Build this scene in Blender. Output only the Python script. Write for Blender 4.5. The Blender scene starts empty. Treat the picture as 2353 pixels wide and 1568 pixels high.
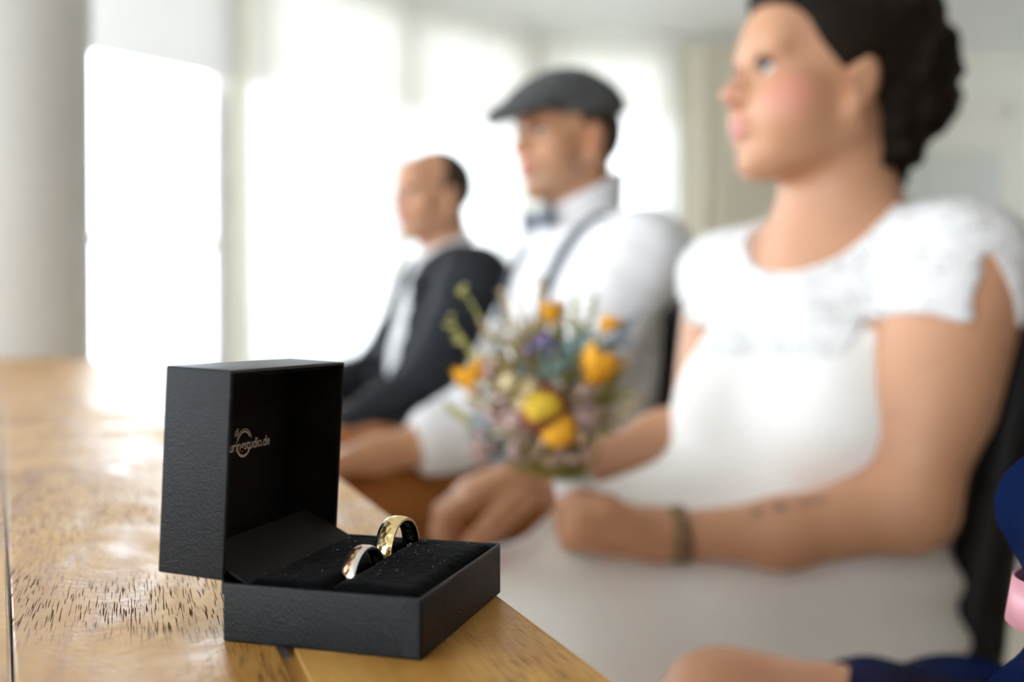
import bpy, bmesh, math, random
import numpy as np
from mathutils import Vector, Matrix

random.seed(7); np.random.seed(7)
SC = bpy.context.scene
COL = SC.collection

# ------------------------------------------------------------------ camera
FPX = 2306.0
PITCH = math.atan(34 / FPX)
CAMZ = 0.8417
TABLE_Z = 0.75
cd = bpy.data.cameras.new('camera'); cam = bpy.data.objects.new('camera', cd); COL.objects.link(cam)
cam.location = (0, 0, CAMZ)
cam.rotation_euler = (math.pi / 2 - PITCH, 0, 0)
cd.sensor_width = 36.0
cd.lens = FPX / 2353 * 36
cd.clip_start = 0.01
cd.dof.use_dof = True
cd.dof.focus_distance = 0.328
cd.dof.aperture_fstop = 5.0
SC.camera = cam

# ------------------------------------------------------------------ sky (bright overcast) and exposure
SKY = 5.0
w = bpy.data.worlds.new('overcast_sky'); SC.world = w; w.use_nodes = True
bg = w.node_tree.nodes['Background']
bg.inputs[0].default_value = (0.85, 0.93, 1.0, 1); bg.inputs[1].default_value = SKY
SC.view_settings.view_transform = 'Standard'
SC.view_settings.look = 'None'
SC.view_settings.gamma = 1
SC.view_settings.use_curve_mapping = False
SC.view_settings.exposure = 1.02
SC.cycles.max_bounces = 10
SC.cycles.diffuse_bounces = 6
SC.cycles.transparent_max_bounces = 16
SC.cycles.caustics_reflective = False
SC.cycles.caustics_refractive = False

# ------------------------------------------------------------------ helpers
def at(px, py, d):
    """point seen at photograph pixel (px, py), d metres in front of the camera"""
    u = (px - 1176.5) / FPX; v = (784 - py) / FPX
    cy, sy = math.cos(PITCH), math.sin(PITCH)
    y = cy + v * sy; z = -sy + v * cy
    k = d / y
    return np.array([u * k, d, CAMZ + z * k])

V = lambda *a: np.array(a, float)

def tag(o, label=None, cat=None, group=None, kind=None):
    if label: o['label'] = label
    if cat: o['category'] = cat
    if group: o['group'] = group
    if kind: o['kind'] = kind
    return o

def empty(name, loc=(0, 0, 0), rz=0.0):
    o = bpy.data.objects.new(name, None); COL.objects.link(o)
    o.location = loc; o.rotation_euler = (0, 0, rz); o.empty_display_size = .05
    return o

def link(name, me, mat=None, parent=None, smooth=False):
    o = bpy.data.objects.new(name, me); COL.objects.link(o)
    if mat is not None and not me.materials: me.materials.append(mat)
    if smooth: me.polygons.foreach_set('use_smooth', [True] * len(me.polygons))
    if parent is not None:
        o.parent = parent
        bpy.context.view_layer.update()
        o.matrix_parent_inverse = parent.matrix_world.inverted()
    return o

def link_local(name, me, mat=None, parent=None, smooth=False):
    """mesh given in its parent's own coordinates"""
    o = bpy.data.objects.new(name, me); COL.objects.link(o)
    if mat is not None and not me.materials: me.materials.append(mat)
    if smooth: me.polygons.foreach_set('use_smooth', [True] * len(me.polygons))
    o.parent = parent
    return o

def mesh_from(name, verts, faces):
    me = bpy.data.meshes.new(name); me.from_pydata([tuple(v) for v in verts], [], faces); me.update()
    return me

def bm_mesh(name, bm, recalc=True):
    if recalc: bmesh.ops.recalc_face_normals(bm, faces=bm.faces)
    me = bpy.data.meshes.new(name); bm.to_mesh(me); bm.free(); me.update()
    return me

def box_bm(bm, c, s, R=None):
    m = Matrix.Translation(Vector(c)) @ (R.to_4x4() if R is not None else Matrix.Identity(4)) @ Matrix.Diagonal((s[0], s[1], s[2], 1))
    return bmesh.ops.create_cube(bm, size=1, matrix=m)['verts']

def box_mesh(name, c, s, bev=0, R=None, seg=2):
    bm = bmesh.new(); box_bm(bm, c, s, R)
    if bev: bmesh.ops.bevel(bm, geom=bm.edges[:], offset=bev, segments=seg, affect='EDGES', profile=.5)
    return bm_mesh(name, bm)

def tube_bm(bm, pts, rad, seg=8, cap=True):
    """swept tube through pts, radius scalar or list"""
    pts = [Vector(p) for p in pts]; n = len(pts)
    rad = [rad] * n if not hasattr(rad, '__len__') else rad
    rings = []; prev = None
    for i, p in enumerate(pts):
        t = (pts[min(i + 1, n - 1)] - pts[max(i - 1, 0)]).normalized()
        a = prev if prev is not None else (Vector((0, 0, 1)) if abs(t.z) < .9 else Vector((1, 0, 0)))
        x = (a - t * a.dot(t)).normalized(); y = t.cross(x); prev = x
        rings.append([bm.verts.new(p + (x * math.cos(k * 2 * math.pi / seg) + y * math.sin(k * 2 * math.pi / seg)) * rad[i]) for k in range(seg)])
    for a, b in zip(rings, rings[1:]):
        for k in range(seg): bm.faces.new((a[k], a[(k + 1) % seg], b[(k + 1) % seg], b[k]))
    if cap:
        bm.faces.new(rings[0][::-1]); bm.faces.new(rings[-1])
    return rings

# ------------------------------------------------------------------ materials
def mat(name, col=(.8, .8, .8), rough=.5, metal=0.0, spec=.5, **kw):
    m = bpy.data.materials.new(name); m.use_nodes = True
    b = m.node_tree.nodes['Principled BSDF']
    b.inputs['Base Color'].default_value = (*col, 1); b.inputs['Roughness'].default_value = rough
    b.inputs['Metallic'].default_value = metal; b.inputs['Specular IOR Level'].default_value = spec
    for k, v in kw.items(): b.inputs[k].default_value = v
    return m

class NT:
    def __init__(s, m): s.t = m.node_tree; s.b = s.t.nodes['Principled BSDF']
    def n(s, typ, **kw):
        nd = s.t.nodes.new(typ)
        for k, v in kw.items():
            if k.startswith('i_'):
                key = k[2:]; key = int(key) if key.isdigit() else key.replace('_', ' ')
                nd.inputs[key].default_value = v
            else: setattr(nd, k, v)
        return nd
    def l(s, a, b): s.t.links.new(a, b)
    def ramp(s, fac, stops):
        r = s.n('ShaderNodeValToRGB')
        while len(r.color_ramp.elements) < len(stops): r.color_ramp.elements.new(.5)
        for e, (p, c) in zip(r.color_ramp.elements, stops):
            e.position = p; e.color = (*c, 1) if len(c) == 3 else c
        s.l(fac, r.inputs[0]); return r
    def bump(s, h, strength=.3, dist=.001, normal=None):
        b = s.n('ShaderNodeBump'); b.inputs['Strength'].default_value = strength; b.inputs['Distance'].default_value = dist
        s.l(h, b.inputs['Height'])
        if normal: s.l(normal, b.inputs['Normal'])
        s.l(b.outputs[0], s.b.inputs['Normal']); return b.outputs[0]

def noisy(name, c1, c2, scale=8, rough=.6, bump=0, bscale=None, bdist=.001, spec=.4, detail=4, **kw):
    m = mat(name, c1, rough, 0, spec, **kw); T = NT(m)
    tc = T.n('ShaderNodeTexCoord')
    nz = T.n('ShaderNodeTexNoise', i_Scale=scale, i_Detail=detail); T.l(tc.outputs['Object'], nz.inputs['Vector'])
    r = T.ramp(nz.outputs[0], [(.3, c1), (.7, c2)]); T.l(r.outputs[0], T.b.inputs['Base Color'])
    if bump:
        n2 = T.n('ShaderNodeTexNoise', i_Scale=bscale or scale * 4, i_Detail=3); T.l(tc.outputs['Object'], n2.inputs['Vector'])
        T.bump(n2.outputs[0], bump, bdist)
    return m

M = {}
M['wall'] = noisy('wall_plaster', (.82, .79, .70), (.86, .83, .74), 3, .9)
M['unseen_dark'] = noisy('unseen_dark_wall', (.10, .065, .04), (.14, .09, .055), 4, .6)  # dark tone given to unseen walls to cut bounced light
M['ceiling'] = noisy('ceiling_plaster', (.80, .81, .80), (.84, .85, .84), 2, .95)
M['floor'] = noisy('pale_floor', (.56, .49, .39), (.62, .55, .44), 1.5, .45)
M['column'] = noisy('column_plaster', (.72, .72, .70), (.76, .76, .74), 3, .85)
M['white_frame'] = mat('white_lacquer', (.84, .85, .85), .4)
M['door'] = mat('door_grey', (.70, .71, .66), .5)
M['casing'] = mat('door_casing', (.84, .80, .70), .5)
M['terrace'] = noisy('terrace_concrete', (.6, .6, .6), (.7, .7, .7), 2, .8)
M['black_wood'] = noisy('black_lacquer', (.006, .006, .006), (.011, .010, .009), 12, .5, spec=.25)
M['teal'] = mat('teal_seat', (.01, .03, .045), .5)
M['chrome'] = mat('satin_chrome', (.75, .76, .75), .3, 1.0)

def cloth_translucent(name, col, trans=.5, see=.15):
    m = bpy.data.materials.new(name); m.use_nodes = True; t = m.node_tree; t.nodes.clear()
    o = t.nodes.new('ShaderNodeOutputMaterial'); d = t.nodes.new('ShaderNodeBsdfDiffuse'); tr = t.nodes.new('ShaderNodeBsdfTranslucent')
    tp = t.nodes.new('ShaderNodeBsdfTransparent'); m1 = t.nodes.new('ShaderNodeMixShader'); m2 = t.nodes.new('ShaderNodeMixShader')
    d.inputs[0].default_value = (*col, 1); tr.inputs[0].default_value = (*col, 1)
    m1.inputs[0].default_value = trans; m2.inputs[0].default_value = see
    t.links.new(d.outputs[0], m1.inputs[1]); t.links.new(tr.outputs[0], m1.inputs[2])
    t.links.new(m1.outputs[0], m2.inputs[1]); t.links.new(tp.outputs[0], m2.inputs[2]); t.links.new(m2.outputs[0], o.inputs[0])
    return m
M['sheer'] = cloth_translucent('sheer_voile', (.88, .87, .84), .42, .12)
M['blind'] = cloth_translucent('blind_fabric', (.80, .79, .76), .12, .0)
M['drape'] = cloth_translucent('cream_drape', (.86, .81, .69), .25, .0)
M['blind_glow'] = cloth_translucent('glow_blind_fabric', (.92, .90, .84), .45, .0)  # extra translucence, brightens the blinds added behind the sheers
M['tulle'] = cloth_translucent('navy_tulle', (.006, .014, .055), .15, .16)
def glass():
    m = bpy.data.materials.new('window_glass'); m.use_nodes = True; t = m.node_tree; t.nodes.clear()
    o = t.nodes.new('ShaderNodeOutputMaterial'); g = t.nodes.new('ShaderNodeBsdfGlossy'); tp = t.nodes.new('ShaderNodeBsdfTransparent')
    mx = t.nodes.new('ShaderNodeMixShader'); fr = t.nodes.new('ShaderNodeFresnel'); fr.inputs[0].default_value = 1.3
    g.inputs['Roughness'].default_value = .02
    t.links.new(fr.outputs[0], mx.inputs[0]); t.links.new(tp.outputs[0], mx.inputs[1]); t.links.new(g.outputs[0], mx.inputs[2]); t.links.new(mx.outputs[0], o.inputs[0])
    return m
M['glass'] = glass()

def wood():
    m = mat('oak_wood', (.5, .3, .15), .3, 0, .5); T = NT(m)
    tc = T.n('ShaderNodeTexCoord')
    oi = T.n('ShaderNodeObjectInfo')
    add = T.n('ShaderNodeVectorMath', operation='ADD'); mul = T.n('ShaderNodeVectorMath', operation='SCALE')
    cmb = T.n('ShaderNodeCombineXYZ'); T.l(oi.outputs['Random'], cmb.inputs[0]); T.l(oi.outputs['Random'], cmb.inputs[2])
    T.l(cmb.outputs[0], mul.inputs[0]); mul.inputs['Scale'].default_value = 7.3
    T.l(tc.outputs['Object'], add.inputs[0]); T.l(mul.outputs[0], add.inputs[1])
    def mapped(sx, sy, sz=1):
        mp = T.n('ShaderNodeMapping'); mp.inputs['Scale'].default_value = (sx, sy, sz); T.l(add.outputs[0], mp.inputs[0]); return mp.outputs[0]
    # long grain streaks (x runs along the board)
    g1 = T.n('ShaderNodeTexNoise', i_Scale=1.0, i_Detail=6.0, i_Roughness=.6, i_Distortion=.6); T.l(mapped(5, 60), g1.inputs['Vector'])
    g2 = T.n('ShaderNodeTexNoise', i_Scale=1.0, i_Detail=3.0, i_Distortion=1.2); T.l(mapped(9, 22), g2.inputs['Vector'])
    mx = T.n('ShaderNodeMath', operation='MULTIPLY_ADD'); T.l(g1.outputs[0], mx.inputs[0]); mx.inputs[1].default_value = .45
    sc = T.n('ShaderNodeMath', operation='MULTIPLY'); T.l(g2.outputs[0], sc.inputs[0]); sc.inputs[1].default_value = .55; T.l(sc.outputs[0], mx.inputs[2])
    base = T.ramp(mx.outputs[0], [(.30, (.31, .135, .024)), (.46, (.48, .240, .052)), (.60, (.60, .335, .085)), (.75, (.69, .415, .130))])
    # short dark drying checks, in patches
    ck = T.n('ShaderNodeTexNoise', i_Scale=1.0, i_Detail=0.5, i_Distortion=.08); T.l(mapped(75, 2500), ck.inputs['Vector'])
    ckr = T.ramp(ck.outputs[0], [(.35, (1, 1, 1)), (.405, (0, 0, 0))])
    pt = T.n('ShaderNodeTexNoise', i_Scale=1.0, i_Detail=1.0); T.l(mapped(9, 13), pt.inputs['Vector'])
    ptr = T.ramp(pt.outputs[0], [(.42, (0, 0, 0)), (.56, (1, 1, 1))])
    chk = T.n('ShaderNodeMath', operation='MULTIPLY'); T.l(ckr.outputs[0], chk.inputs[0]); T.l(ptr.outputs[0], chk.inputs[1])
    mix = T.n('ShaderNodeMixRGB'); T.l(chk.outputs[0], mix.inputs[0]); T.l(base.outputs[0], mix.inputs[1]); mix.inputs[2].default_value = (.13, .06, .02, 1)
    T.l(mix.outputs[0], T.b.inputs['Base Color'])
    rr = T.ramp(g2.outputs[0], [(.35, (.32,) * 3), (.65, (.52,) * 3)]); T.l(rr.outputs[0], T.b.inputs['Roughness'])
    # bump: grain ripples across, checks sunk
    rp = T.n('ShaderNodeTexNoise', i_Scale=1.0, i_Detail=3.0); T.l(mapped(260, 300), rp.inputs['Vector'])
    bump1 = T.n('ShaderNodeBump'); bump1.inputs['Strength'].default_value = .6; bump1.inputs['Distance'].default_value = .0005; T.l(rp.outputs[0], bump1.inputs['Height'])
    lw = T.n('ShaderNodeTexNoise', i_Scale=1.0, i_Detail=2.0); T.l(mapped(16, 26), lw.inputs['Vector'])
    bump2 = T.n('ShaderNodeBump'); bump2.inputs['Strength'].default_value = .5; bump2.inputs['Distance'].default_value = .004; T.l(lw.outputs[0], bump2.inputs['Height']); T.l(bump1.outputs[0], bump2.inputs['Normal'])
    bump3 = T.n('ShaderNodeBump'); bump3.invert = True; bump3.inputs['Strength'].default_value = .15; bump3.inputs['Distance'].default_value = .0004; T.l(chk.outputs[0], bump3.inputs['Height']); T.l(bump2.outputs[0], bump3.inputs['Normal'])
    T.l(bump3.outputs[0], T.b.inputs['Normal'])
    sp = T.n('ShaderNodeMapRange'); sp.inputs['To Min'].default_value = .30; sp.inputs['To Max'].default_value = .0; T.l(chk.outputs[0], sp.inputs[0]); T.l(sp.outputs[0], T.b.inputs['Specular IOR Level'])
    return m
M['oak'] = wood()

def leatherette():
    m = mat('black_leatherette', (.0045, .0068, .0098), .42, 0, .30); T = NT(m)
    tc = T.n('ShaderNodeTexCoord')
    v = T.n('ShaderNodeTexVoronoi', i_Scale=2200.0); v.feature = 'SMOOTH_F1'; T.l(tc.outputs['Object'], v.inputs['Vector'])
    n = T.n('ShaderNodeTexNoise', i_Scale=1600.0, i_Detail=3.0); T.l(tc.outputs['Object'], n.inputs['Vector'])
    a = T.n('ShaderNodeMath', operation='ADD'); T.l(v.outputs['Distance'], a.inputs[0]); T.l(n.outputs[0], a.inputs[1])
    T.bump(a.outputs[0], .65, .0002)
    return m
M['leather'] = leatherette()
M['card'] = noisy('black_card', (.010, .0095, .009), (.016, .015, .014), 900, .75, .3, 3000, .0001, spec=.3)
M['velvet'] = noisy('black_velvet', (.0018, .0018, .002), (.004, .004, .0045), 500, .95, .5, 1400, .0004, spec=.05)
M['velvet'].node_tree.nodes['Principled BSDF'].inputs['Sheen Weight'].default_value = .035
M['velvet'].node_tree.nodes['Principled BSDF'].inputs['Sheen Roughness'].default_value = .4
M['print'] = mat('silver_print', (.93, .92, .90), .4, .0)
M['lint'] = mat('pale_lint', (.55, .53, .48), .8)

def hammered(name, col, rough=.16):
    m = mat(name, col, rough, 1.0); T = NT(m); tc = T.n('ShaderNodeTexCoord')
    v = T.n('ShaderNodeTexVoronoi', i_Scale=520.0); v.feature = 'SMOOTH_F1'; v.inputs['Smoothness'].default_value = .6; T.l(tc.outputs['Object'], v.inputs['Vector'])
    T.bump(v.outputs['Distance'], .5, .0007); return m
M['gold'] = hammered('hammered_yellow_gold', (.95, .74, .38), .28)
M['rose'] = hammered('hammered_rose_gold', (.92, .58, .40), .30)
M['silver'] = mat('polished_white_gold', (.82, .81, .78), .22, 1.0)
M['engrave'] = mat('engraved_letters', (.85, .70, .42), .35, 1.0)
M['inner_band'] = mat('polished_inner_band', (.75, .72, .66), .08, 1.0)

def skin(name):
    m = mat(name, (.6, .35, .22), .48, 0, .4); T = NT(m)
    a = T.n('ShaderNodeVertexColor'); a.layer_name = 'tone'
    tc = T.n('ShaderNodeTexCoord'); nz = T.n('ShaderNodeTexNoise', i_Scale=40.0, i_Detail=3.0); T.l(tc.outputs['Object'], nz.inputs['Vector'])
    hs = T.n('ShaderNodeHueSaturation'); T.l(a.outputs[0], hs.inputs['Color'])
    mr = T.n('ShaderNodeMapRange'); mr.inputs['To Min'].default_value = .93; mr.inputs['To Max'].default_value = 1.07; T.l(nz.outputs[0], mr.inputs[0]); T.l(mr.outputs[0], hs.inputs['Value'])
    T.l(hs.outputs[0], T.b.inputs['Base Color'])
    T.b.inputs['Subsurface Weight'].default_value = .08; T.b.inputs['Subsurface Radius'].default_value = (1, .35, .2); T.b.inputs['Subsurface Scale'].default_value = .006
    return m
M['skin'] = skin('skin')
M['hair_dark'] = noisy('dark_brown_hair', (.006, .0035, .002), (.014, .008, .004), 60, .65, .6, 220, .004, spec=.15)
M['hair_brown'] = noisy('short_brown_hair', (.035, .020, .012), (.065, .04, .024), 80, .6, .5, 300, .003, spec=.3)
M['dress'] = noisy('white_dress_crepe', (.86, .85, .83), (.90, .89, .87), 10, .8, .25, 180, .002)
def lace():
    m = mat('white_lace', (.79, .795, .80), .8); T = NT(m); tc = T.n('ShaderNodeTexCoord')
    v = T.n('ShaderNodeTexVoronoi', i_Scale=260.0); T.l(tc.outputs['Object'], v.inputs['Vector'])
    n = T.n('ShaderNodeTexNoise', i_Scale=35.0, i_Detail=2.0); T.l(tc.outputs['Object'], n.inputs['Vector'])
    a = T.n('ShaderNodeMath', operation='MULTIPLY'); T.l(v.outputs['Distance'], a.inputs[0]); T.l(n.outputs[0], a.inputs[1])
    r = T.ramp(a.outputs[0], [(.27, (1, 1, 1)), (.40, (.62, .62, .62))]); T.l(r.outputs[0], T.b.inputs['Alpha'])
    T.bump(v.outputs['Distance'], .3, .002); return m
M['lace'] = lace()
M['shirt'] = noisy('white_dotted_shirt', (.76, .77, .80), (.84, .84, .86), 160, .8, .2, 120, .002)
M['shirt_plain'] = noisy('white_shirt', (.80, .80, .82), (.84, .84, .86), 10, .8)
M['suit'] = noisy('charcoal_suit', (.012, .014, .019), (.018, .021, .028), 40, .75, .3, 500, .001, spec=.3)
M['suspender'] = noisy('slate_elastic', (.045, .055, .075), (.065, .075, .095), 200, .7)
M['bow'] = noisy('slate_bow_cloth', (.10, .12, .16), (.16, .18, .22), 150, .7)
M['cap'] = noisy('grey_tweed', (.06, .062, .066), (.13, .135, .14), 130, .9, .5, 400, .002, spec=.2)
M['trousers'] = noisy('rust_cotton', (.30, .105, .028), (.36, .13, .038), 20, .8, .2, 300, .001, spec=.2)
M['eye_white'] = mat('eye_white', (.75, .72, .70), .2)
M['iris'] = mat('iris', (.06, .05, .045), .2)
M['lips'] = mat('lips', (.62, .22, .20), .4)
M['brow'] = mat('eyebrow_hair', (.05, .03, .02), .8)
M['button'] = mat('grey_horn_button', (.16, .17, .19), .25)
M['bracelet'] = noisy('tan_leather', (.20, .12, .06), (.28, .18, .09), 80, .6)
M['pink'] = noisy('pink_satin', (.62, .27, .33), (.70, .34, .40), 30, .4, .2, 600, .0005)
M['ribbon'] = mat('white_ribbon', (.84, .84, .88), .5)

# ------------------------------------------------------------------ the room
CEIL = 2.75
K = V(.10, 6.60); WD = V(-.677, -.736); BD = V(.9917, .1289)       # window wall and back wall meet at K
WN = V(.736, -.677)                                                  # window wall normal, into the room
BN = V(.1289, -.9917)
P1 = K + WD * 10.0
corners = [K, P1, V(P1[0], -4.2), V(5.0, -4.2), K + BD * ((5.0 - K[0]) / BD[0])]

def poly_mesh(name, pts, z0, z1):
    n = len(pts); v = [(p[0], p[1], z0) for p in pts] + [(p[0], p[1], z1) for p in pts]
    f = [tuple(range(n)), tuple(range(2 * n - 1, n - 1, -1))] + [(i, i + n, (i + 1) % n + n, (i + 1) % n) for i in range(n)]
    me = mesh_from(name, v, f); bm = bmesh.new(); bm.from_mesh(me); bmesh.ops.recalc_face_normals(bm, faces=bm.faces); bm.to_mesh(me); bm.free()
    return me
grow = [p + V(*d) for p, d in zip(corners, [(0, .4), (-.4, .1), (-.4, -.4), (.4, -.4), (.4, .4)])]
fl = link('floor', poly_mesh('floor', grow, -.1, 0), M['floor']); tag(fl, kind='structure')
ce = link('ceiling', poly_mesh('ceiling', grow, CEIL, CEIL + .1), M['ceiling']); tag(ce, kind='structure')

def wall_frame(o, d):  # returns a function (t, depth, z) -> world; depth>0 goes out of the room
    n = V(-d[1], d[0])
    return n
def wall_with_openings(name, a, b, openings, out, thick=.16, z1=CEIL):
    """wall from a to b; openings = [(t0, t1, z0, z1)] along it"""
    a = np.array(a); b = np.array(b); L = np.linalg.norm(b - a); d = (b - a) / L
    R = Matrix.Rotation(math.atan2(d[1], d[0]), 3, 'Z')
    bm = bmesh.new()
    def slab(t0, t1, za, zb):
        if t1 - t0 < 1e-4 or zb - za < 1e-4: return
        c = a + d * (t0 + t1) / 2 + np.array(out) * thick / 2
        box_bm(bm, (c[0], c[1], (za + zb) / 2), (t1 - t0, thick, zb - za), R)
    t = 0
    for (t0, t1, za, zb) in sorted(openings):
        slab(t, t0, 0, z1); slab(t0, t1, 0, za); slab(t0, t1, zb, z1); t = t1
    slab(t, L, 0, z1)
    o = link(name, bm_mesh(name, bm), M['wall']); tag(o, kind='structure'); return o

nwin = [0]
def window_unit(a, d, out, t0, t1, z0, z1, transoms=(), fw=.06):
    nwin[0] += 1
    a = np.array(a); d = np.array(d); out = np.array(out)
    R = Matrix.Rotation(math.atan2(d[1], d[0]), 3, 'Z')
    bm = bmesh.new()
    def bar(ta, tb, za, zb, dep=.07):
        c = a + d * (ta + tb) / 2 + out * .08
        box_bm(bm, (c[0], c[1], (za + zb) / 2), (tb - ta, dep, zb - za), R)
    bar(t0, t0 + fw, z0, z1); bar(t1 - fw, t1, z0, z1); bar(t0 + fw, t1 - fw, z0, z0 + fw); bar(t0 + fw, t1 - fw, z1 - fw, z1)
    for tz in transoms: bar(t0 + fw, t1 - fw, tz - .018, tz + .018, .05)
    fr = link('window_%d' % nwin[0], bm_mesh('window_frame', bm), M['white_frame']); tag(fr, kind='structure')
    zs = [z0 + fw] + list(transoms) + [z1 - fw]
    for za, zb in zip(zs, zs[1:]):
        c = a + d * (t0 + t1) / 2 + out * .08
        link('pane', box_mesh('pane', (c[0], c[1], (za + zb) / 2), (t1 - t0 - 2 * fw, .006, zb - za), 0, R), M['glass'], fr)

OUT = -WN
# window wall: bays measured from the corner K
bays = [(.10, 1.06), (1.12, 2.10), (2.20, 3.35), (3.49, 4.60), (4.74, 5.9), (6.04, 7.2), (7.34, 8.5), (8.64, 9.75)]
tall = 2.06
wall_with_openings('wall_left', K, P1, [(a, b, .12, 2.64) for i, (a, b) in enumerate(bays)], OUT)
for i, (a, b) in enumerate(bays):
    window_unit(K, WD, OUT, a, b, .12, 2.64, (1.24,) if i != 1 else ())
# back wall
bl = np.linalg.norm(corners[4] - K)
DOOR = (2.47, 3.33)
wall_with_openings('wall_back', K, corners[4], [(.12, .95, .12, 2.64)], -BN)
window_unit(K, BD, -BN, .12, .95, .12, 2.64)
wall_with_openings('wall_side', P1, corners[2], [(.3, 3.2, .3, 2.6)], V(-1, 0))
window_unit(P1, V(0, -1), V(-1, 0), .3, 3.2, .3, 2.6)
wall_with_openings('wall_front', corners[2], corners[3], [(.4, 3.0, .3, 2.6), (3.2, 5.4, .3, 2.6)], V(0, -1)).data.materials[0] = M['unseen_dark']
window_unit(corners[2], V(1, 0), V(0, -1), .4, 3.0, .3, 2.6); window_unit(corners[2], V(1, 0), V(0, -1), 3.2, 5.4, .3, 2.6)  # unseen windows behind the camera; the second added to brighten rings and skirt
wr_ = wall_with_openings('wall_right', corners[3], corners[4], [(9.9, 10.6, 1.0, 2.4)], V(1, 0)); window_unit(corners[3], V(0, 1), V(1, 0), 9.9, 10.6, 1.0, 2.4); wr_.data.materials[0] = M['unseen_dark']  # unseen right-hand window added to brighten the back wall
# door in the back wall: leaf, transom panel, casing
RB = Matrix.Rotation(math.atan2(BD[1], BD[0]), 3, 'Z')
def bpt(s, off, z): p = K + BD * s + BN * off; return (p[0], p[1], z)
door = link('door_1', box_mesh('door_leaf', bpt((DOOR[0] + DOOR[1]) / 2, .018, 1.02), (DOOR[1] - DOOR[0] - .02, .045, 2.04), .004, RB), M['door']); tag(door, kind='structure')
for zc, hh in ((.55, .7), (1.5, .8)):
    link('panel', box_mesh('door_panel', bpt((DOOR[0] + DOOR[1]) / 2, (.042), zc), (.56, .012, hh), .004, RB), M['door'], door)
link('door_handle', box_mesh('door_handle', bpt(DOOR[0] + .08, .07, 1.02), (.12, .02, .02), .008, RB), M['chrome'], door)
tr = link('trim_1', box_mesh('door_transom', bpt((DOOR[0] + DOOR[1]) / 2, .012, 2.185), (DOOR[1] - DOOR[0] - .01, .03, .255), .004, RB), M['casing']); tag(tr, kind='structure')
bm = bmesh.new()
for s in (DOOR[0] - .05, DOOR[1] + .05): box_bm(bm, bpt(s, .012, 1.19), (.10, .03, 2.38), RB)
box_bm(bm, bpt((DOOR[0] + DOOR[1]) / 2, .012, 2.37), (DOOR[1] - DOOR[0] + .2, .03, .10), RB)
tr2 = link('trim_2', bm_mesh('door_casing', bm), M['casing']); tag(tr2, kind='structure')
tag(link('baseboard_back', box_mesh('baseboard_back', bpt(1.9, .008, .05), (.95, .014, .10), .003, RB), M['white_frame']), kind='structure')
# column
bm = bmesh.new(); bmesh.ops.create_cone(bm, cap_ends=True, segments=64, radius1=.235, radius2=.235, depth=CEIL, matrix=Matrix.Translation((-1.555, 3.12, CEIL / 2)))
colm = link('column', bm_mesh('column', bm), M['column'], smooth=True); tag(colm, kind='structure')
colm.data.set_sharp_from_angle(angle=.6)
# terrace outside
tq = [K + WD * -.6 + OUT * .2, K + WD * 10.5 + OUT * .2, K + WD * 10.5 + OUT * 2.2, K + WD * -.6 + OUT * 2.2]
tag(link('terrace', poly_mesh('terrace', tq, -.15, -.02), M['terrace']), kind='structure')
# low balcony parapet
pq = [K + WD * -.6 + OUT * 2.1, K + WD * 10.5 + OUT * 2.1, K + WD * 10.5 + OUT * 2.2, K + WD * -.6 + OUT * 2.2]
tag(link('terrace_parapet', poly_mesh('terrace_parapet', pq, -.02, .62), M['terrace']), kind='structure')

# curtains: swept folds along a path
def curtain(name, path, z0, z1, amp, wave, mt, seed=0):
    rng = random.Random(seed)
    path = [np.array(p, float) for p in path]
    seg = [np.linalg.norm(b - a) for a, b in zip(path, path[1:])]; L = sum(seg)
    n = int(L / wave * 8); ph = 0; pts = []
    for i in range(n + 1):
        s = L * i / n; k = 0; r = s
        while k < len(seg) - 1 and r > seg[k]: r -= seg[k]; k += 1
        d = (path[k + 1] - path[k]) / seg[k]; p = path[k] + d * r
        nn = V(-d[1], d[0])
        ph += 2 * math.pi / 8 * (1 + .35 * math.sin(s * 9 + seed)); pts.append((p, nn, ph))
    zs = np.linspace(z0, z1, 7); v = []; f = []
    for j, z in enumerate(zs):
        q = 1 - (z - z0) / (z1 - z0)
        for (p, nn, ph_) in pts:
            o = nn * amp * (.55 + .45 * q) * (math.sin(ph_) + .25 * math.sin(2.3 * ph_ + q * 1.3))
            v.append((p[0] + o[0], p[1] + o[1], z))
    m_ = len(pts)
    for j in range(6):
        for i in range(m_ - 1): f.append((j * m_ + i, j * m_ + i + 1, (j + 1) * m_ + i + 1, (j + 1) * m_ + i))
    return link(name, mesh_from(name, v, f), mt, smooth=True)
def wp(t, off): return K + WD * t + WN * off
def bp(s, off): return K + BD * s + BN * off
tag(curtain('sheer_curtain', [wp(2.16, .16), wp(1.30, .16)], .03, CEIL - .06, .028, .13, M['sheer'], 1), 'white sheer curtain in the window bay next to the clear pane', 'curtain')
tag(curtain('sheer_curtain', [wp(1.28, .16), wp(.20, .16)], .03, CEIL - .06, .028, .11, M['sheer'], 2), 'white sheer curtain behind the man in the dark suit', 'curtain')
tag(curtain('sheer_curtain', [wp(.18, .16), wp(.12, .15), bp(.10, .16), bp(.98, .16)], .03, CEIL - .06, .03, .12, M['sheer'], 3), 'sheer curtain rounding the room corner behind the flat cap', 'curtain')
tag(curtain('drape', [bp(1.02, .14), bp(1.70, .14)], .03, CEIL - .06, .035, .14, M['drape'], 4), "cream opaque drape on the back wall behind the bride's face", 'curtain')
def rail(pts, nm):
    bm = bmesh.new(); tube_bm(bm, pts, .014, 8); o = link(nm, bm_mesh(nm, bm), M['white_frame']); tag(o, kind='structure')
rail([(*wp(4.6, .16), CEIL - .045), (*wp(.14, .16), CEIL - .045), (*bp(.1, .16), CEIL - .045), (*bp(2.0, .15), CEIL - .045)], 'trim_3')
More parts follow.
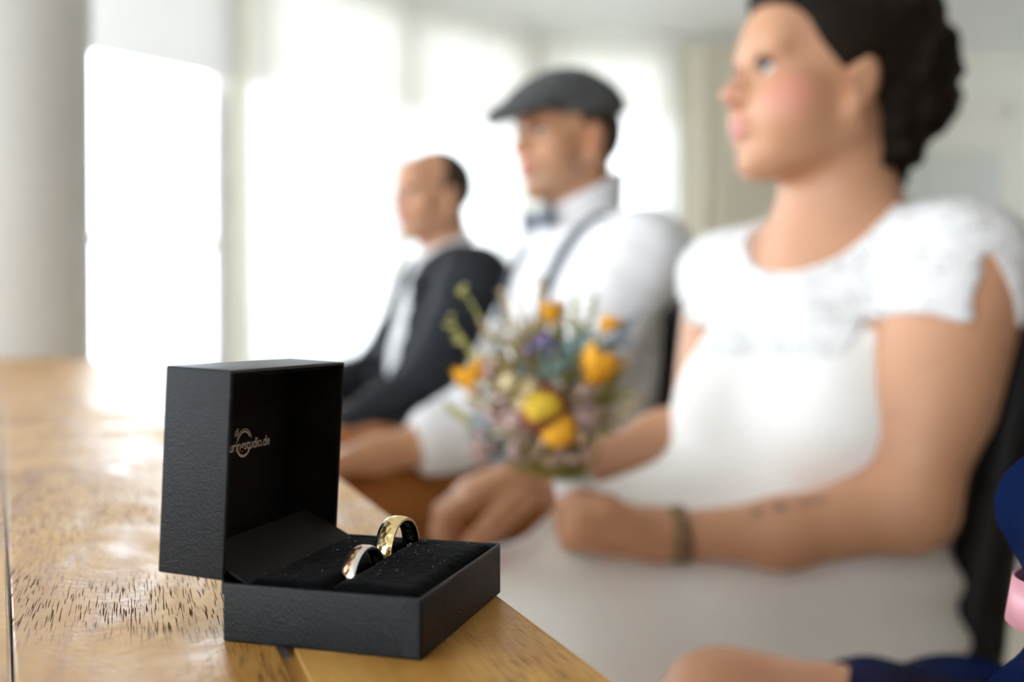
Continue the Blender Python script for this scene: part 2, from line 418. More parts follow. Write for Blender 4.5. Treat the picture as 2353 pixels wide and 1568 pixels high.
# pleated blind in the clear bay; the rest added to glow behind the sheers
def blind(pt, s0, s1, zb, label, mt='blind_glow'):
    c = pt((s0 + s1) / 2, .05); root = empty('pleated_blind', (c[0], c[1], zb)); tag(root, label, 'blind', 'pleated blinds in the window bays')
    z = zb
    while z < 2.66:
        v = []
        for q in (s0, s1):
            for (o, dz) in ((.030, 0), (.048, .02), (.033, .083)):
                p = pt(q, o); v.append((p[0], p[1], min(z + dz, CEIL - .02)))
        link('pleat', mesh_from('pleat', v, [(0, 1, 4, 3), (1, 2, 5, 4)]), M[mt], root); z += .083
blind(wp, 2.17, 3.38, 2.05, 'pleated white blind above the clear pane beside the column', 'blind')
blind(wp, 1.09, 2.13, 2.05, 'pleated blind added for glow behind the sheer curtain next to the clear pane')
blind(wp, .06, 1.08, 2.05, 'pleated blind added for glow behind the sheer curtain above the man in the suit')
blind(bp, .09, .98, 2.17, 'pleated blind added for glow behind the sheer curtain right of the flat cap')

# ------------------------------------------------------------------ table
ED = V(-.352, .936)                       # along the long edge, away from the camera
EN = V(-.936, -.352)                      # from the edge into the table
E0 = at(1162, 1380, .335)[:2]
E0 = np.array([-.0015, .337]) + V(.936, .352) * .0015
TT = .042
NEAR, FAR = -.62, 2.80
table = empty('dining_table', (*(E0 + ED * 1.1 + EN * .55), 0))
tag(table, 'long honey oak dining table with drying cracks carrying the ring box', 'table')
TAN = math.atan2(ED[1], ED[0])
def board(o0n, o0f, o1n, o1f, nm='board'):
    """board between two lines given by their offsets from the edge at the near and far end"""
    root = E0 + ED * NEAR
    L = FAR - NEAR
    # local frame: x along ED, y along -EN... (right-handed: x=ED, y=EN)
    bm = bmesh.new(); N = 24; g = .0005
    rows = []
    for i in range(N + 1):
        x = L * i / N; q = i / N
        ya = o0n + (o0f - o0n) * q + g; yb = o1n + (o1f - o1n) * q - g
        rows.append([bm.verts.new((x, ya, 0)), bm.verts.new((x, yb, 0)), bm.verts.new((x, yb, -TT)), bm.verts.new((x, ya, -TT))])
    for a, b in zip(rows, rows[1:]):
        for k in range(4): bm.faces.new((a[k], b[k], b[(k + 1) % 4], a[(k + 1) % 4]))
    bm.faces.new(rows[0]); bm.faces.new(rows[-1][::-1])
    bmesh.ops.recalc_face_normals(bm, faces=bm.faces)
    es = [e for e in bm.edges if len(e.link_faces) == 2 and e.calc_face_angle() > .8 and max(v.co.z for v in e.verts) > -.001]
    r = .0035 if o0n == 0 else .0007
    bmesh.ops.bevel(bm, geom=es, offset=r, segments=3, affect='EDGES')
    me = bm_mesh(nm, bm)
    o = link_local(nm, me, M['oak'], table, True); me.set_sharp_from_angle(angle=.9)
    o.matrix_parent_inverse = Matrix.Translation((-table.location.x, -table.location.y, 0))
    o.location = (root[0], root[1], TABLE_Z); o.rotation_euler = (0, 0, TAN)
    return o
# seam 2 drifts across the table like the long crack in the photograph
offs = [(0, 0), (.0803, .0803), (.060 + .0175 + .004, .455), (.30, .52), (.46, .68), (.63, .84), (.80, .95), (1.00, 1.00)]
offs[2] = (.0815, .47)
for (a, b), (c, d) in zip(offs, offs[1:]): board(a, b, c, d)
def tpos(x, y): return E0 + ED * x + EN * y
RT = Matrix.Rotation(TAN, 3, 'Z')
for (x, y) in ((NEAR + .12, .12), (FAR - .12, .12), (NEAR + .12, .88), (FAR - .12, .88)):
    p = tpos(x, y); link('leg', box_mesh('table_leg', (p[0], p[1], (TABLE_Z - TT) / 2), (.09, .09, TABLE_Z - TT), .004, RT), M['oak'], table)
for (x, y, lx, ly) in (((NEAR + FAR) / 2, .12, FAR - NEAR - .33, .025), ((NEAR + FAR) / 2, .88, FAR - NEAR - .33, .025), (NEAR + .12, .5, .025, .67), (FAR - .12, .5, .025, .67)):
    p = tpos(x, y); link('apron', box_mesh('apron', (p[0], p[1], TABLE_Z - TT - .05), (lx, ly, .10), .002, RT), M['oak'], table)

# ------------------------------------------------------------------ ring box
L, W, H = .062, .0735, .0171
LH, LD = .0615, .0222
BA = math.atan2(-.284, .959)
box = empty('ring_box', (-.0842, .2908, TABLE_Z), BA)
tag(box, 'open black leatherette ring box with velvet cushion, standing on the table corner', 'ring box')
bpy.context.view_layer.update()
def tray(name, sx, sy, sz, th, floor_t, bev=.0007):
    """open box: local 0..sx, 0..sy, 0..sz, open on top"""
    bm = bmesh.new(); box_bm(bm, (sx / 2, sy / 2, sz / 2), (sx, sy, sz))
    top = [f for f in bm.faces if f.normal.z > .9]
    bmesh.ops.inset_region(bm, faces=top, thickness=th)
    top = [f for f in bm.faces if f.normal.z > .9 and all(abs(v.co.x - sx / 2) < sx / 2 - th * .5 for v in f.verts)]
    r = bmesh.ops.extrude_discrete_faces(bm, faces=top)
    for f in r['faces']:
        for v in f.verts: v.co.z = floor_t
    bmesh.ops.remove_doubles(bm, verts=bm.verts, dist=1e-6)
    es = [e for e in bm.edges if len(e.link_faces) == 2 and e.calc_face_angle() > .5 and not all(abs(v.co.z - floor_t) < 1e-6 for v in e.verts)]
    bmesh.ops.bevel(bm, geom=es, offset=bev, segments=3, affect='EDGES', profile=.6)
    me = bm_mesh(name, bm); return me
TH = .0017
o = link_local('base_tray', tray('base_tray', L, W, H, TH, .002), M['leather'], box, True); o.data.set_sharp_from_angle(angle=.7)
# folded wrap of the covering on the front face
link_local('wrap_seam', box_mesh('wrap_seam', (L - .0032, -.00005, H / 2), (.0052, .0003, H - .0016), .0001), M['leather'], o)
# lid: built open side up, then stood on its hinge edge
TILT = math.radians(3.0)
lid = link_local('lid', tray('lid', LH, W, LD, TH, .0016), M['leather'], box, True); lid.data.set_sharp_from_angle(angle=.7)
# lid local x -> up, z (open) -> +e1
Rl = Matrix(((math.sin(TILT), 0, math.cos(TILT)), (0, 1, 0), (math.cos(TILT), 0, -math.sin(TILT)))).transposed()
ex = Vector((math.sin(TILT), 0, math.cos(TILT))); ez = Vector((math.cos(TILT), 0, -math.sin(TILT))); ey = ez.cross(ex)
hinge = Vector((.0002, 0, H + .0004))
Ml = Matrix((ex, ey, ez)).transposed().to_4x4()
org = hinge - ez * LD + (Vector((0, W, 0)) if ey.y < 0 else Vector((0, 0, 0)))
lid.matrix_local = Matrix.Translation(org) @ Ml
SGN = 1 if ey.y > 0 else -1
def lidpt(up, back_y, out):  # lid coords from box axes: up, along e2, depth from the back plate
    return Vector((up, back_y if SGN > 0 else W - back_y, out))
lin = link_local('lid_lining', tray('lid_lining', LH - 2 * TH, W - 2 * TH, LD - .0032, .0005, .0005, .0001), M['card'], lid)
lin.location = (TH, TH, .0017)
# hinge flap: stiff black card from the lining down to the cushion
fx0, fz0, fx1, fz1 = -.0105, H + .0085, .0075, H - .0005
def slab_between(a, b, y0, y1, t):
    a = Vector((a[0], 0, a[1])); b = Vector((b[0], 0, b[1])); d = (b - a).normalized(); n = Vector((-d.z, 0, d.x)) * t
    v = []
    for y in (y0, y1):
        for p in (a, b, b - n, a - n): v.append((p.x, y, p.z))
    return mesh_from('slab', v, [(0, 1, 2, 3), (7, 6, 5, 4), (0, 4, 5, 1), (1, 5, 6, 2), (2, 6, 7, 3), (3, 7, 4, 0)])
link_local('hinge_flap', slab_between((fx0, fz0), (fx1, fz1), .0024, W - .0024, .0006), M['card'], box)
link_local('hinge_spine', box_mesh('hinge_spine', (-.0002, W / 2, H - .0012), (.0010, W - .0008, .0050), .0002), M['leather'], box)
# cushion: two velvet rolls with the ring slot between them
def pad(name, x0, x1, hl, hr, seed):
    rng = np.random.RandomState(seed); nx, ny = 26, 60; v = []; f = []
    y0, y1 = .0022, W - .0022
    for j in range(ny + 1):
        for i in range(nx + 1):
            a = i / nx; b = j / ny
            x = x0 + (x1 - x0) * a; y = y0 + (y1 - y0) * b
            da = min(a * (x1 - x0), (1 - a) * (x1 - x0)); db = min(b, 1 - b) * (y1 - y0)
            rr = .0045
            def rnd(d): return 0 if d >= rr else rr - math.sqrt(max(rr * rr - (rr - d) ** 2, 0))
            z = hl + (hr - hl) * a - .9 * rnd(da) - .9 * rnd(db) + .0003 * math.sin(b * 9 + seed) + .00012 * rng.randn() * (da > .002)
            v.append((x, y, z))
    base = len(v)
    for j in range(ny):
        for i in range(nx):
            k = j * (nx + 1) + i; f.append((k, k + 1, k + nx + 2, k + nx + 1))
    # skirt down to the tray floor
    rim = [i for i in range(nx + 1)] + [(j + 1) * (nx + 1) - 1 for j in range(1, ny + 1)] + [ny * (nx + 1) + i for i in range(nx - 1, -1, -1)] + [j * (nx + 1) for j in range(ny - 1, 0, -1)]
    for r in rim: v.append((v[r][0], v[r][1], .0021))
    n = len(rim)
    for i in range(n): f.append((rim[(i + 1) % n], rim[i], base + i, base + (i + 1) % n))
    f.append(tuple(range(base, base + n)))
    return link_local(name, mesh_from(name, v, f), M['velvet'], box, True)
SLOT = .0318
pad('cushion', .0045, SLOT - .0006, H + .0002, H + .0006, 1)
pad('cushion', SLOT + .0006, L - .0021, H + .0014, H + .0008, 2)
# lint on the velvet: too small to pick up one by one
bm = bmesh.new(); rng = random.Random(5)
for i in range(130):
    x = rng.uniform(.008, L - .006); y = rng.uniform(.006, W - .006)
    if abs(x - SLOT) < .005: continue
    if rng.random() > .25 + .75 * (y / W): continue
    z = H + (.0010 if x < SLOT else .0018); a = rng.uniform(0, 6.28); l = rng.uniform(.00012, .0005); 
    p0 = Vector((x, y, z)); p1 = p0 + Vector((math.cos(a) * l, math.sin(a) * l, rng.uniform(0, .0002))); p2 = p1 + Vector((math.cos(a + .9) * l * .7, math.sin(a + .9) * l * .7, 0))
    tube_bm(bm, [p0, p1, p2], .00004, 4)
tag(link_local('lint', bm_mesh('lint', bm), M['lint'], box), kind='stuff')

# printed lettering on the lid lining
def text_mesh(body, size, spacing=1.0, extrude=0.0, bold=0.0):
    cu = bpy.data.curves.new('lettering', 'FONT'); cu.body = body; cu.size = size; cu.space_character = spacing; cu.extrude = extrude; cu.offset = bold; cu.resolution_u = 3
    ob = bpy.data.objects.new('lettering', cu); COL.objects.link(ob)
    dg = bpy.context.evaluated_depsgraph_get(); me = bpy.data.meshes.new_from_object(ob.evaluated_get(dg))
    bpy.data.objects.remove(ob); me.materials.clear(); return me
def place_lid(me, cx_y, up, mirror=False):
    """text plane (x right along e2, y up) onto the lining"""
    for v in me.vertices:
        yy = cx_y + v.co.x; uu = up + v.co.y
        v.co = lidpt(uu, yy, .0022 + .00003 + v.co.z) - Vector((TH, TH, .0017))
    me.update(); return me
TXT = text_mesh('trauringstudio.de', .0050, .95, 0, .00010)
xs = [v.co.x for v in TXT.vertices]; tw = max(xs) - min(xs)
LOGO_C, LOGO_U = .0424, .0318
sx = .0312 / tw
for v in TXT.vertices: v.co.x = (v.co.x - min(xs)) * sx - .0156
place_lid(TXT, LOGO_C, LOGO_U)
link_local('logo_lettering', TXT, M['print'], lin).matrix_parent_inverse = Matrix.Identity(4)
bm = bmesh.new(); RC = (-.0012, .0022)
def arc(r0, r1, a0, a1, n=28):
    for i in range(n):
        t0 = math.radians(a0 + (a1 - a0) * i / n); t1 = math.radians(a0 + (a1 - a0) * (i + 1) / n)
        vs = [bm.verts.new((RC[0] + r * math.cos(t), RC[1] + r * math.sin(t), 0)) for r, t in ((r0, t0), (r1, t0), (r1, t1), (r0, t1))]
        bm.faces.new(vs)
arc(.0036, .0044, 28, 165); arc(.0047, .0050, 15, 158); arc(.0038, .0048, 205, 335)
def seg2(a, b, w_=.00013):
    a = Vector((*a, 0)); b = Vector((*b, 0)); d = (b - a).normalized(); n = Vector((-d.y, d.x, 0)) * w_
    bm.faces.new([bm.verts.new(p) for p in (a + n, a - n, b - n, b + n)])
# small cut stone at the upper left of the ring, drawn as facet lines
dx, dy = RC[0] + 0.0051 * math.cos(math.radians(140)), RC[1] + .0051 * math.sin(math.radians(140))
ax = Vector((math.cos(math.radians(140)), math.sin(math.radians(140)))); tx = Vector((-ax.y, ax.x))
def dp(a, b): return (dx + ax.x * a + tx.x * b, dy + ax.y * a + tx.y * b)
pts = [dp(0, 0), dp(.0010, .0016), dp(.0019, .0010), dp(.0019, -.0010), dp(.0010, -.0016)]
for i in range(5): seg2(pts[i], pts[(i + 1) % 5])
seg2(pts[1], pts[4]); seg2(pts[0], dp(.0010, .0006)); seg2(pts[0], dp(.0010, -.0006)); seg2(dp(.0010, .0006), dp(.0019, 0)); seg2(dp(.0010, -.0006), dp(.0019, 0))
lg = bm_mesh('logo_ring', bm, False); place_lid(lg, LOGO_C, LOGO_U)
link_local('logo_ring', lg, M['print'], lin)
for o_ in lin.children: o_.matrix_parent_inverse = Matrix.Identity(4)

# ------------------------------------------------------------------ wedding rings
def ring_profile(band, x0, x1, ri, ro, dome, edge0=True, edge1=True):
    """revolved band between x0..x1 on the axis"""
    pts = [(x0, ri), (x1, ri)]
    n = 7; outer = []
    for i in range(n + 1):
        a = i / n; x = x1 + (x0 - x1) * a
        outer.append((x, ro + dome(x)))
    prof = pts + outer
    bm = bmesh.new(); S = 128; rows = []
    rg = random.Random(3)
    for k in range(S):
        t = 2 * math.pi * k / S
        row = [bm.verts.new((x, r * math.cos(t), r * math.sin(t))) for (x, r) in prof]
        rows.append(row)
    for k in range(S):
        a, b = rows[k], rows[(k + 1) % S]
        for i in range(len(prof)):
            j = (i + 1) % len(prof); bm.faces.new((a[i], a[j], b[j], b[i]))
    me = bm_mesh(band, bm); return me
def make_ring(name, label, e2, zc, ro, ri, x0, xs, x1, m_main, m_edge, main_first, yaw, text):
    r = empty(name, (0, 0, 0)); tag(r, label, 'ring', 'wedding rings')
    r.matrix_world = box.matrix_world @ Matrix.Translation((SLOT, e2, zc)) @ Matrix.Rotation(math.radians(yaw), 4, 'Z')
    bpy.context.view_layer.update()
    mid = (x0 + x1) / 2; hw = (x1 - x0) / 2
    dome = lambda x: -.00055 * ((x - mid) / hw) ** 2
    nm = ('hammered_band', 'edge_band') if main_first else ('edge_band', 'hammered_band')
    mm = (m_main, m_edge) if main_first else (m_edge, m_main)
    for (a, b, n_, m_) in ((x0, xs, nm[0], mm[0]), (xs, x1, nm[1], mm[1])):
        me = ring_profile(n_, a, b, ri + .00012, ro, dome)
        if 'hammered' in n_:
            rg = np.random.RandomState(11 + len(text)); C = rg.rand(90, 2) * [2 * math.pi, 1]
            for v in me.vertices:
                rad = math.hypot(v.co.y, v.co.z)
                if rad > ri + .0006:
                    t = math.atan2(v.co.z, v.co.y) % (2 * math.pi); q = (v.co.x - a) / (b - a)
                    dd = np.min(np.hypot(((C[:, 0] - t + math.pi) % (2 * math.pi) - math.pi) * ro / .0013, (C[:, 1] - q) * (b - a) / .0013))
                    k = 1 + (-.00022 * max(0, 1 - dd)) / rad
                    v.co.y *= k; v.co.z *= k
        o = link_local(n_, me, m_, r, True); me.set_sharp_from_angle(angle=.6)
    me = ring_profile('inner_band', x0 + .0002, x1 - .0002, ri, ri + .0002, lambda x: 0)
    o = link_local('inner_band', me, M['inner_band'], r, True); me.set_sharp_from_angle(angle=.6)
    # engraved script inside, running up the far arc
    t = text_mesh(text, .0036, 1.0, 0, .00003)
    wd = max(v.co.x for v in t.vertices)
    for v in t.vertices:
        sx_ = v.co.x + .25 * v.co.y
        ang = (-.42 if main_first is False else -.25) + (sx_) / ri
        x = (x0 + x1) / 2 - (v.co.y - .0012)
        rr = ri - .00003
        v.co = Vector((x, rr * math.cos(ang), rr * math.sin(ang)))
    t.update(); link_local('engraving', t, M['engrave'], o)
    return r
make_ring('wedding_ring', 'hammered yellow gold ring with thin white gold edge, higher in the cushion slot', .0548, H, .0112, .0097, -.0033, -.0023, .0030, M['gold'], M['silver'], False, -4, 'ich ich se')
make_ring('wedding_ring', 'hammered rose gold ring with broad pale edge, lower in the cushion slot', .0285, H - .0029, .0099, .0085, -.0027, .0006, .0021, M['rose'], M['silver'], True, -6, 'mein')

# ------------------------------------------------------------------ signed-distance modelling for bodies and clothing
def rot_of(f, up=(0, 0, 1)):
    f = np.array(f, float); f /= np.linalg.norm(f); u = np.array(up, float); l = np.cross(u, f); l /= np.linalg.norm(l); u = np.cross(f, l)
    return np.stack([f, l, u], 1)          # columns: forward, left, up
class SDF:
    def __init__(s, lo, hi, h):
        s.lo = np.array(lo, float); s.h = h; s.n = np.ceil((np.array(hi) - s.lo) / h).astype(int) + 1
        s.D = np.full(s.n, 1.0, np.float32)
    def _sl(s, lo, hi):
        a = np.clip(np.floor((np.array(lo) - s.lo) / s.h).astype(int), 0, s.n); b = np.clip(np.ceil((np.array(hi) - s.lo) / s.h).astype(int) + 1, 0, s.n)
        sl = tuple(slice(x, y) for x, y in zip(a, b))
        g = [(s.lo[i] + s.h * np.arange(a[i], b[i])).astype(np.float32) for i in range(3)]
        return sl, (g[0][:, None, None], g[1][None, :, None], g[2][None, None, :])
    def _mix(s, sl, d, k, op):
        D = s.D[sl]
        if D.size == 0: return
        if op == 'add':
            if k > 0: hh = np.maximum(k - np.abs(D - d), 0) / k; s.D[sl] = np.minimum(D, d) - hh * hh * k * .25
            else: s.D[sl] = np.minimum(D, d)
        elif op == 'cut':
            d = -d
            if k > 0: hh = np.maximum(k - np.abs(D - d), 0) / k; s.D[sl] = np.maximum(D, d) + hh * hh * k * .25
            else: s.D[sl] = np.maximum(D, d)
    def ell(s, c, r, R=None, k=.02, op='add'):
        c = np.array(c, float); r = np.array(r, float) * np.ones(3); m = r.max() + k + 3 * s.h
        sl, (X, Y, Z) = s._sl(c - m, c + m); X = X - np.float32(c[0]); Y = Y - np.float32(c[1]); Z = Z - np.float32(c[2])
        if R is None: R = np.eye(3)
        p = [X * R[0, i] + Y * R[1, i] + Z * R[2, i] for i in range(3)]
        q = np.sqrt(sum((p[i] / r[i]) ** 2 for i in range(3))); q2 = np.sqrt(sum((p[i] / r[i] ** 2) ** 2 for i in range(3)))
        d = q * (q - 1) / np.maximum(q2, 1e-6)
        s._mix(sl, d.astype(np.float32), k, op); return s
    def cone(s, a, b, ra, rb, k=.02, op='add', flat=None):
        """tapered capsule"""
        a = np.array(a, float); b = np.array(b, float); m = max(ra, rb) + k + 3 * s.h
        sl, (X, Y, Z) = s._sl(np.minimum(a, b) - m, np.maximum(a, b) + m)
        ab = b - a; L2 = max((ab ** 2).sum(), 1e-9)
        t = np.clip(((X - a[0]) * ab[0] + (Y - a[1]) * ab[1] + (Z - a[2]) * ab[2]) / L2, 0, 1)
        d = np.sqrt((X - a[0] - t * ab[0]) ** 2 + (Y - a[1] - t * ab[1]) ** 2 + (Z - a[2] - t * ab[2]) ** 2) - (ra + (rb - ra) * t)
        s._mix(sl, d.astype(np.float32), k, op); return s
    def chain(s, pts, rs, k=.02):
        for i in range(len(pts) - 1): s.cone(pts[i], pts[i + 1], rs[i], rs[i + 1], k)
        return s
    def grid(s):
        g = [(s.lo[i] + s.h * np.arange(s.n[i])).astype(np.float32) for i in range(3)]
        return g[0][:, None, None], g[1][None, :, None], g[2][None, None, :]
    def half(s, p, n, k=.004):
        """keep the side the normal points away from"""
        n = np.array(n, float); n /= np.linalg.norm(n); X, Y, Z = s.grid()
        d = (X - p[0]) * n[0] + (Y - p[1]) * n[1] + (Z - p[2]) * n[2]
        s._mix(tuple(slice(None) for _ in range(3)), -d.astype(np.float32), k, 'cut'); return s
    def warp(s, fn):
        s.D += fn(*s.grid()).astype(np.float32); return s
    def mesh(s, name):
        D = s.D; D[0] = D[-1] = 1; D[:, 0] = D[:, -1] = 1; D[:, :, 0] = D[:, :, -1] = 1
        I = D < 0; n = np.array(D.shape) - 1
        cnt = np.zeros(n, np.int8)
        for i in (0, 1):
            for j in (0, 1):
                for k in (0, 1): cnt += I[i:n[0] + i, j:n[1] + j, k:n[2] + k]
        cells = np.argwhere((cnt > 0) & (cnt < 8)); ci, cj, ck = cells.T
        P = np.zeros((len(cells), 3)); C = np.zeros(len(cells))
        cr = [(i, j, k) for i in (0, 1) for j in (0, 1) for k in (0, 1)]
        for a in cr:
            for ax in range(3):
                if a[ax]: continue
                b = list(a); b[ax] = 1
                va = D[ci + a[0], cj + a[1], ck + a[2]]; vb = D[ci + b[0], cj + b[1], ck + b[2]]
                m = (va < 0) != (vb < 0); t = np.where(m, va / np.where(m, va - vb, 1), 0)
                q = np.array(a, float)[None, :].repeat(len(cells), 0); q[:, ax] += t
                P += q * m[:, None]; C += m
        P = (cells + P / C[:, None]) * s.h + s.lo
        idx = np.full(n, -1, np.int64); idx[ci, cj, ck] = np.arange(len(cells))
        F = []
        for ax in range(3):
            sl0 = [slice(None)] * 3; sl1 = [slice(None)] * 3; sl0[ax] = slice(0, -1); sl1[ax] = slice(1, None)
            e = np.argwhere(I[tuple(sl0)] != I[tuple(sl1)])
            o1, o2 = [(1, 2), (2, 0), (0, 1)][ax]
            e = e[(e[:, o1] > 0) & (e[:, o2] > 0) & (e[:, o1] < n[o1]) & (e[:, o2] < n[o2])]
            def g(d1, d2):
                q = e.copy(); q[:, o1] -= d1; q[:, o2] -= d2; return idx[q[:, 0], q[:, 1], q[:, 2]]
            quad = np.stack([g(1, 1), g(0, 1), g(0, 0), g(1, 0)], 1)
            fl = ~I[e[:, 0], e[:, 1], e[:, 2]]; quad[fl] = quad[fl][:, ::-1]; F.append(quad)
        F = np.concatenate(F); F = F[(F >= 0).all(1)]
        me = bpy.data.meshes.new(name); me.vertices.add(len(P)); me.vertices.foreach_set('co', P.astype(np.float32).ravel())
        me.loops.add(len(F) * 4); me.loops.foreach_set('vertex_index', F.astype(np.int32).ravel())
        me.polygons.add(len(F)); me.polygons.foreach_set('loop_start', np.arange(0, len(F) * 4, 4, dtype=np.int32)); me.polygons.foreach_set('loop_total', np.full(len(F), 4, np.int32))
        me.update(calc_edges=True); me.validate()
        me.polygons.foreach_set('use_smooth', [True] * len(me.polygons))
        return me

def tone(me, base, zones):
    """zones: (centre, radius, colour, strength) — make-up, stubble, tattoos"""
    n = len(me.vertices); co = np.zeros(n * 3, np.float32); me.vertices.foreach_get('co', co); co = co.reshape(-1, 3)
    c = np.tile(np.array(base, float), (n, 1))
    for (p, r, col, st) in zones:
        q = np.sqrt((((co - np.array(p)) / (np.array(r) * np.ones(3))) ** 2).sum(1)); m = np.clip(1.25 - q, 0, 1); m = (m * m * (3 - 2 * m)) * st
        c = c * (1 - m[:, None]) + np.array(col) * m[:, None]
    a = me.color_attributes.new('tone', 'FLOAT_COLOR', 'POINT')
    a.data.foreach_set('color', np.concatenate([c, np.ones((n, 1))], 1).astype(np.float32).ravel())

def head_sdf(S, C, R, s, k=.014, female=False):
    p = lambda f, l, u: C + R @ (np.array([f, l, u]) * s)
    S.ell(p(-.018, 0, .034), np.array([.098, .076, .088]) * s, R, k)
    S.ell(p(.026, 0, -.028), np.array([.062, .060, .080]) * s, R, .02)
    for e in (-1, 1):
        S.cone(p(-.012, .052 * e, -.050), p(.055, .020 * e, -.095), .022 * s, .018 * s, .03)
        S.ell(p(.050, .036 * e, -.030), .030 * s, None, .025)
        S.ell(p(.074, .030 * e, .022), np.array([.012, .022, .008]) * s, R, .012)
    S.ell(p(.070, 0, -.100), np.array([.018, .022, .018]) * s, None, .02)
    S.ell(p(.062, 0, .045), np.array([.030, .05, .04]) * s, R, .03)
    for e in (-1, 1): S.ell(p(.100, .031 * e, .004), .019 * s, None, .010, 'cut')
    S.cone(p(.083, 0, .012), p(.104, 0, -.024), .008 * s, .0105 * s, .010)
    S.ell(p(.108, 0, -.026), .0105 * s, None, .006)
    for e in (-1, 1): S.ell(p(.096, .012 * e, -.031), .0085 * s, None, .006)
    S.ell(p(.086, 0, -.056), np.array([.014, .024, .009]) * s, R, .008)
    S.ell(p(.084, 0, -.069), np.array([.013, .020, .009]) * s, R, .008)
    for e in (-1, 1):
        Re = R @ np.array(Matrix.Rotation(math.radians(-12), 3, 'Y')) @ np.array(Matrix.Rotation(math.radians(e * 18), 3, 'Z'))
        S.ell(p(-.018, .079 * e, -.014), np.array([.020, .008, .034]) * s, Re, .006)
        S.ell(p(-.010, .090 * e, -.014), np.array([.009, .008, .018]) * s, Re, .004, 'cut')
        S.ell(p(-.010, .076 * e, -.042), np.array([.009, .006, .010]) * s, Re, .006)
    return p
def face_parts(person, p, s, R, female, lip=True):
    for e in (-1, 1):
        bm = bmesh.new(); bmesh.ops.create_uvsphere(bm, u_segments=16, v_segments=10, radius=.0122 * s, matrix=Matrix.Translation(Vector(p(.0735, .031 * e, .003))))
        eye = link('eye', bm_mesh('eye', bm), M['eye_white'], person, True)
        bm = bmesh.new(); bmesh.ops.create_uvsphere(bm, u_segments=12, v_segments=8, radius=.0082 * s, matrix=Matrix.Translation(Vector(p(.0805, .031 * e, .003))))
        link('iris', bm_mesh('iris', bm), M['iris'], eye, True)
        # upper lid with lashes
        bm = bmesh.new(); tube_bm(bm, [p(.083, .016 * e, .006), p(.0875, .030 * e, .0115), p(.079, .045 * e, .006)], [.0030 * s, .0042 * s, .0030 * s], 6)
        link('eyelashes', bm_mesh('eyelashes', bm), M['brow'], person, True)
        bm = bmesh.new(); tube_bm(bm, [p(.0875, .012 * e, .023), p(.088, .030 * e, .030), p(.072, .052 * e, .025)], [.0032 * s, .0036 * s, .0018 * s], 6)
        link('eyebrow', bm_mesh('eyebrow', bm), M['brow'], person, True)
    if lip:
        S = SDF(p(.085, 0, -.062) - .045, p(.085, 0, -.062) + .045, .0022)
        S.ell(p(.0875, 0, -.0565), np.array([.0138, .024, .0075]) * s, R, .003); S.ell(p(.0855, 0, -.068), np.array([.0138, .020, .0085]) * s, R, .003)
        link('lips', S.mesh('lips'), M['lips'], person)

def arm(S, sh, el, wr, rs, k=.03, g=0.0):
    S.cone(sh, el, rs[0] + g, rs[1] + g, k); S.cone(el, wr, rs[1] * .98 + g, rs[2] + g, .02)
    m_ = np.array(el) * .72 + np.array(wr) * .28; S.ell(m_, (rs[1] * 1.04 + g), None, .03)

def hand(S, wr, knuckles, fingers, thumb, rw=.024, rf=.0085, palm_n=None):
    """palm from the wrist to four knuckle points; fingers: list of point chains starting at each knuckle"""
    wr = np.array(wr)
    for kn in knuckles:
        S.cone(wr + (np.array(kn) - wr) * .12, kn, rw * .8, .0125, .014)
    for i, ch in enumerate(fingers):
        rs = np.linspace(rf * 1.08, rf * .78, len(ch)) * (.86 if i == 3 else 1)
        for a, b, ra, rb in zip(ch, ch[1:], rs, rs[1:]): S.cone(a, b, ra, rb, .004)
    rs = np.linspace(rf * 1.6, rf * .95, len(thumb))
    for a, b, ra, rb in zip(thumb, thumb[1:], rs, rs[1:]): S.cone(a, b, ra, rb, .006)

SKIN = (.60, .335, .205)
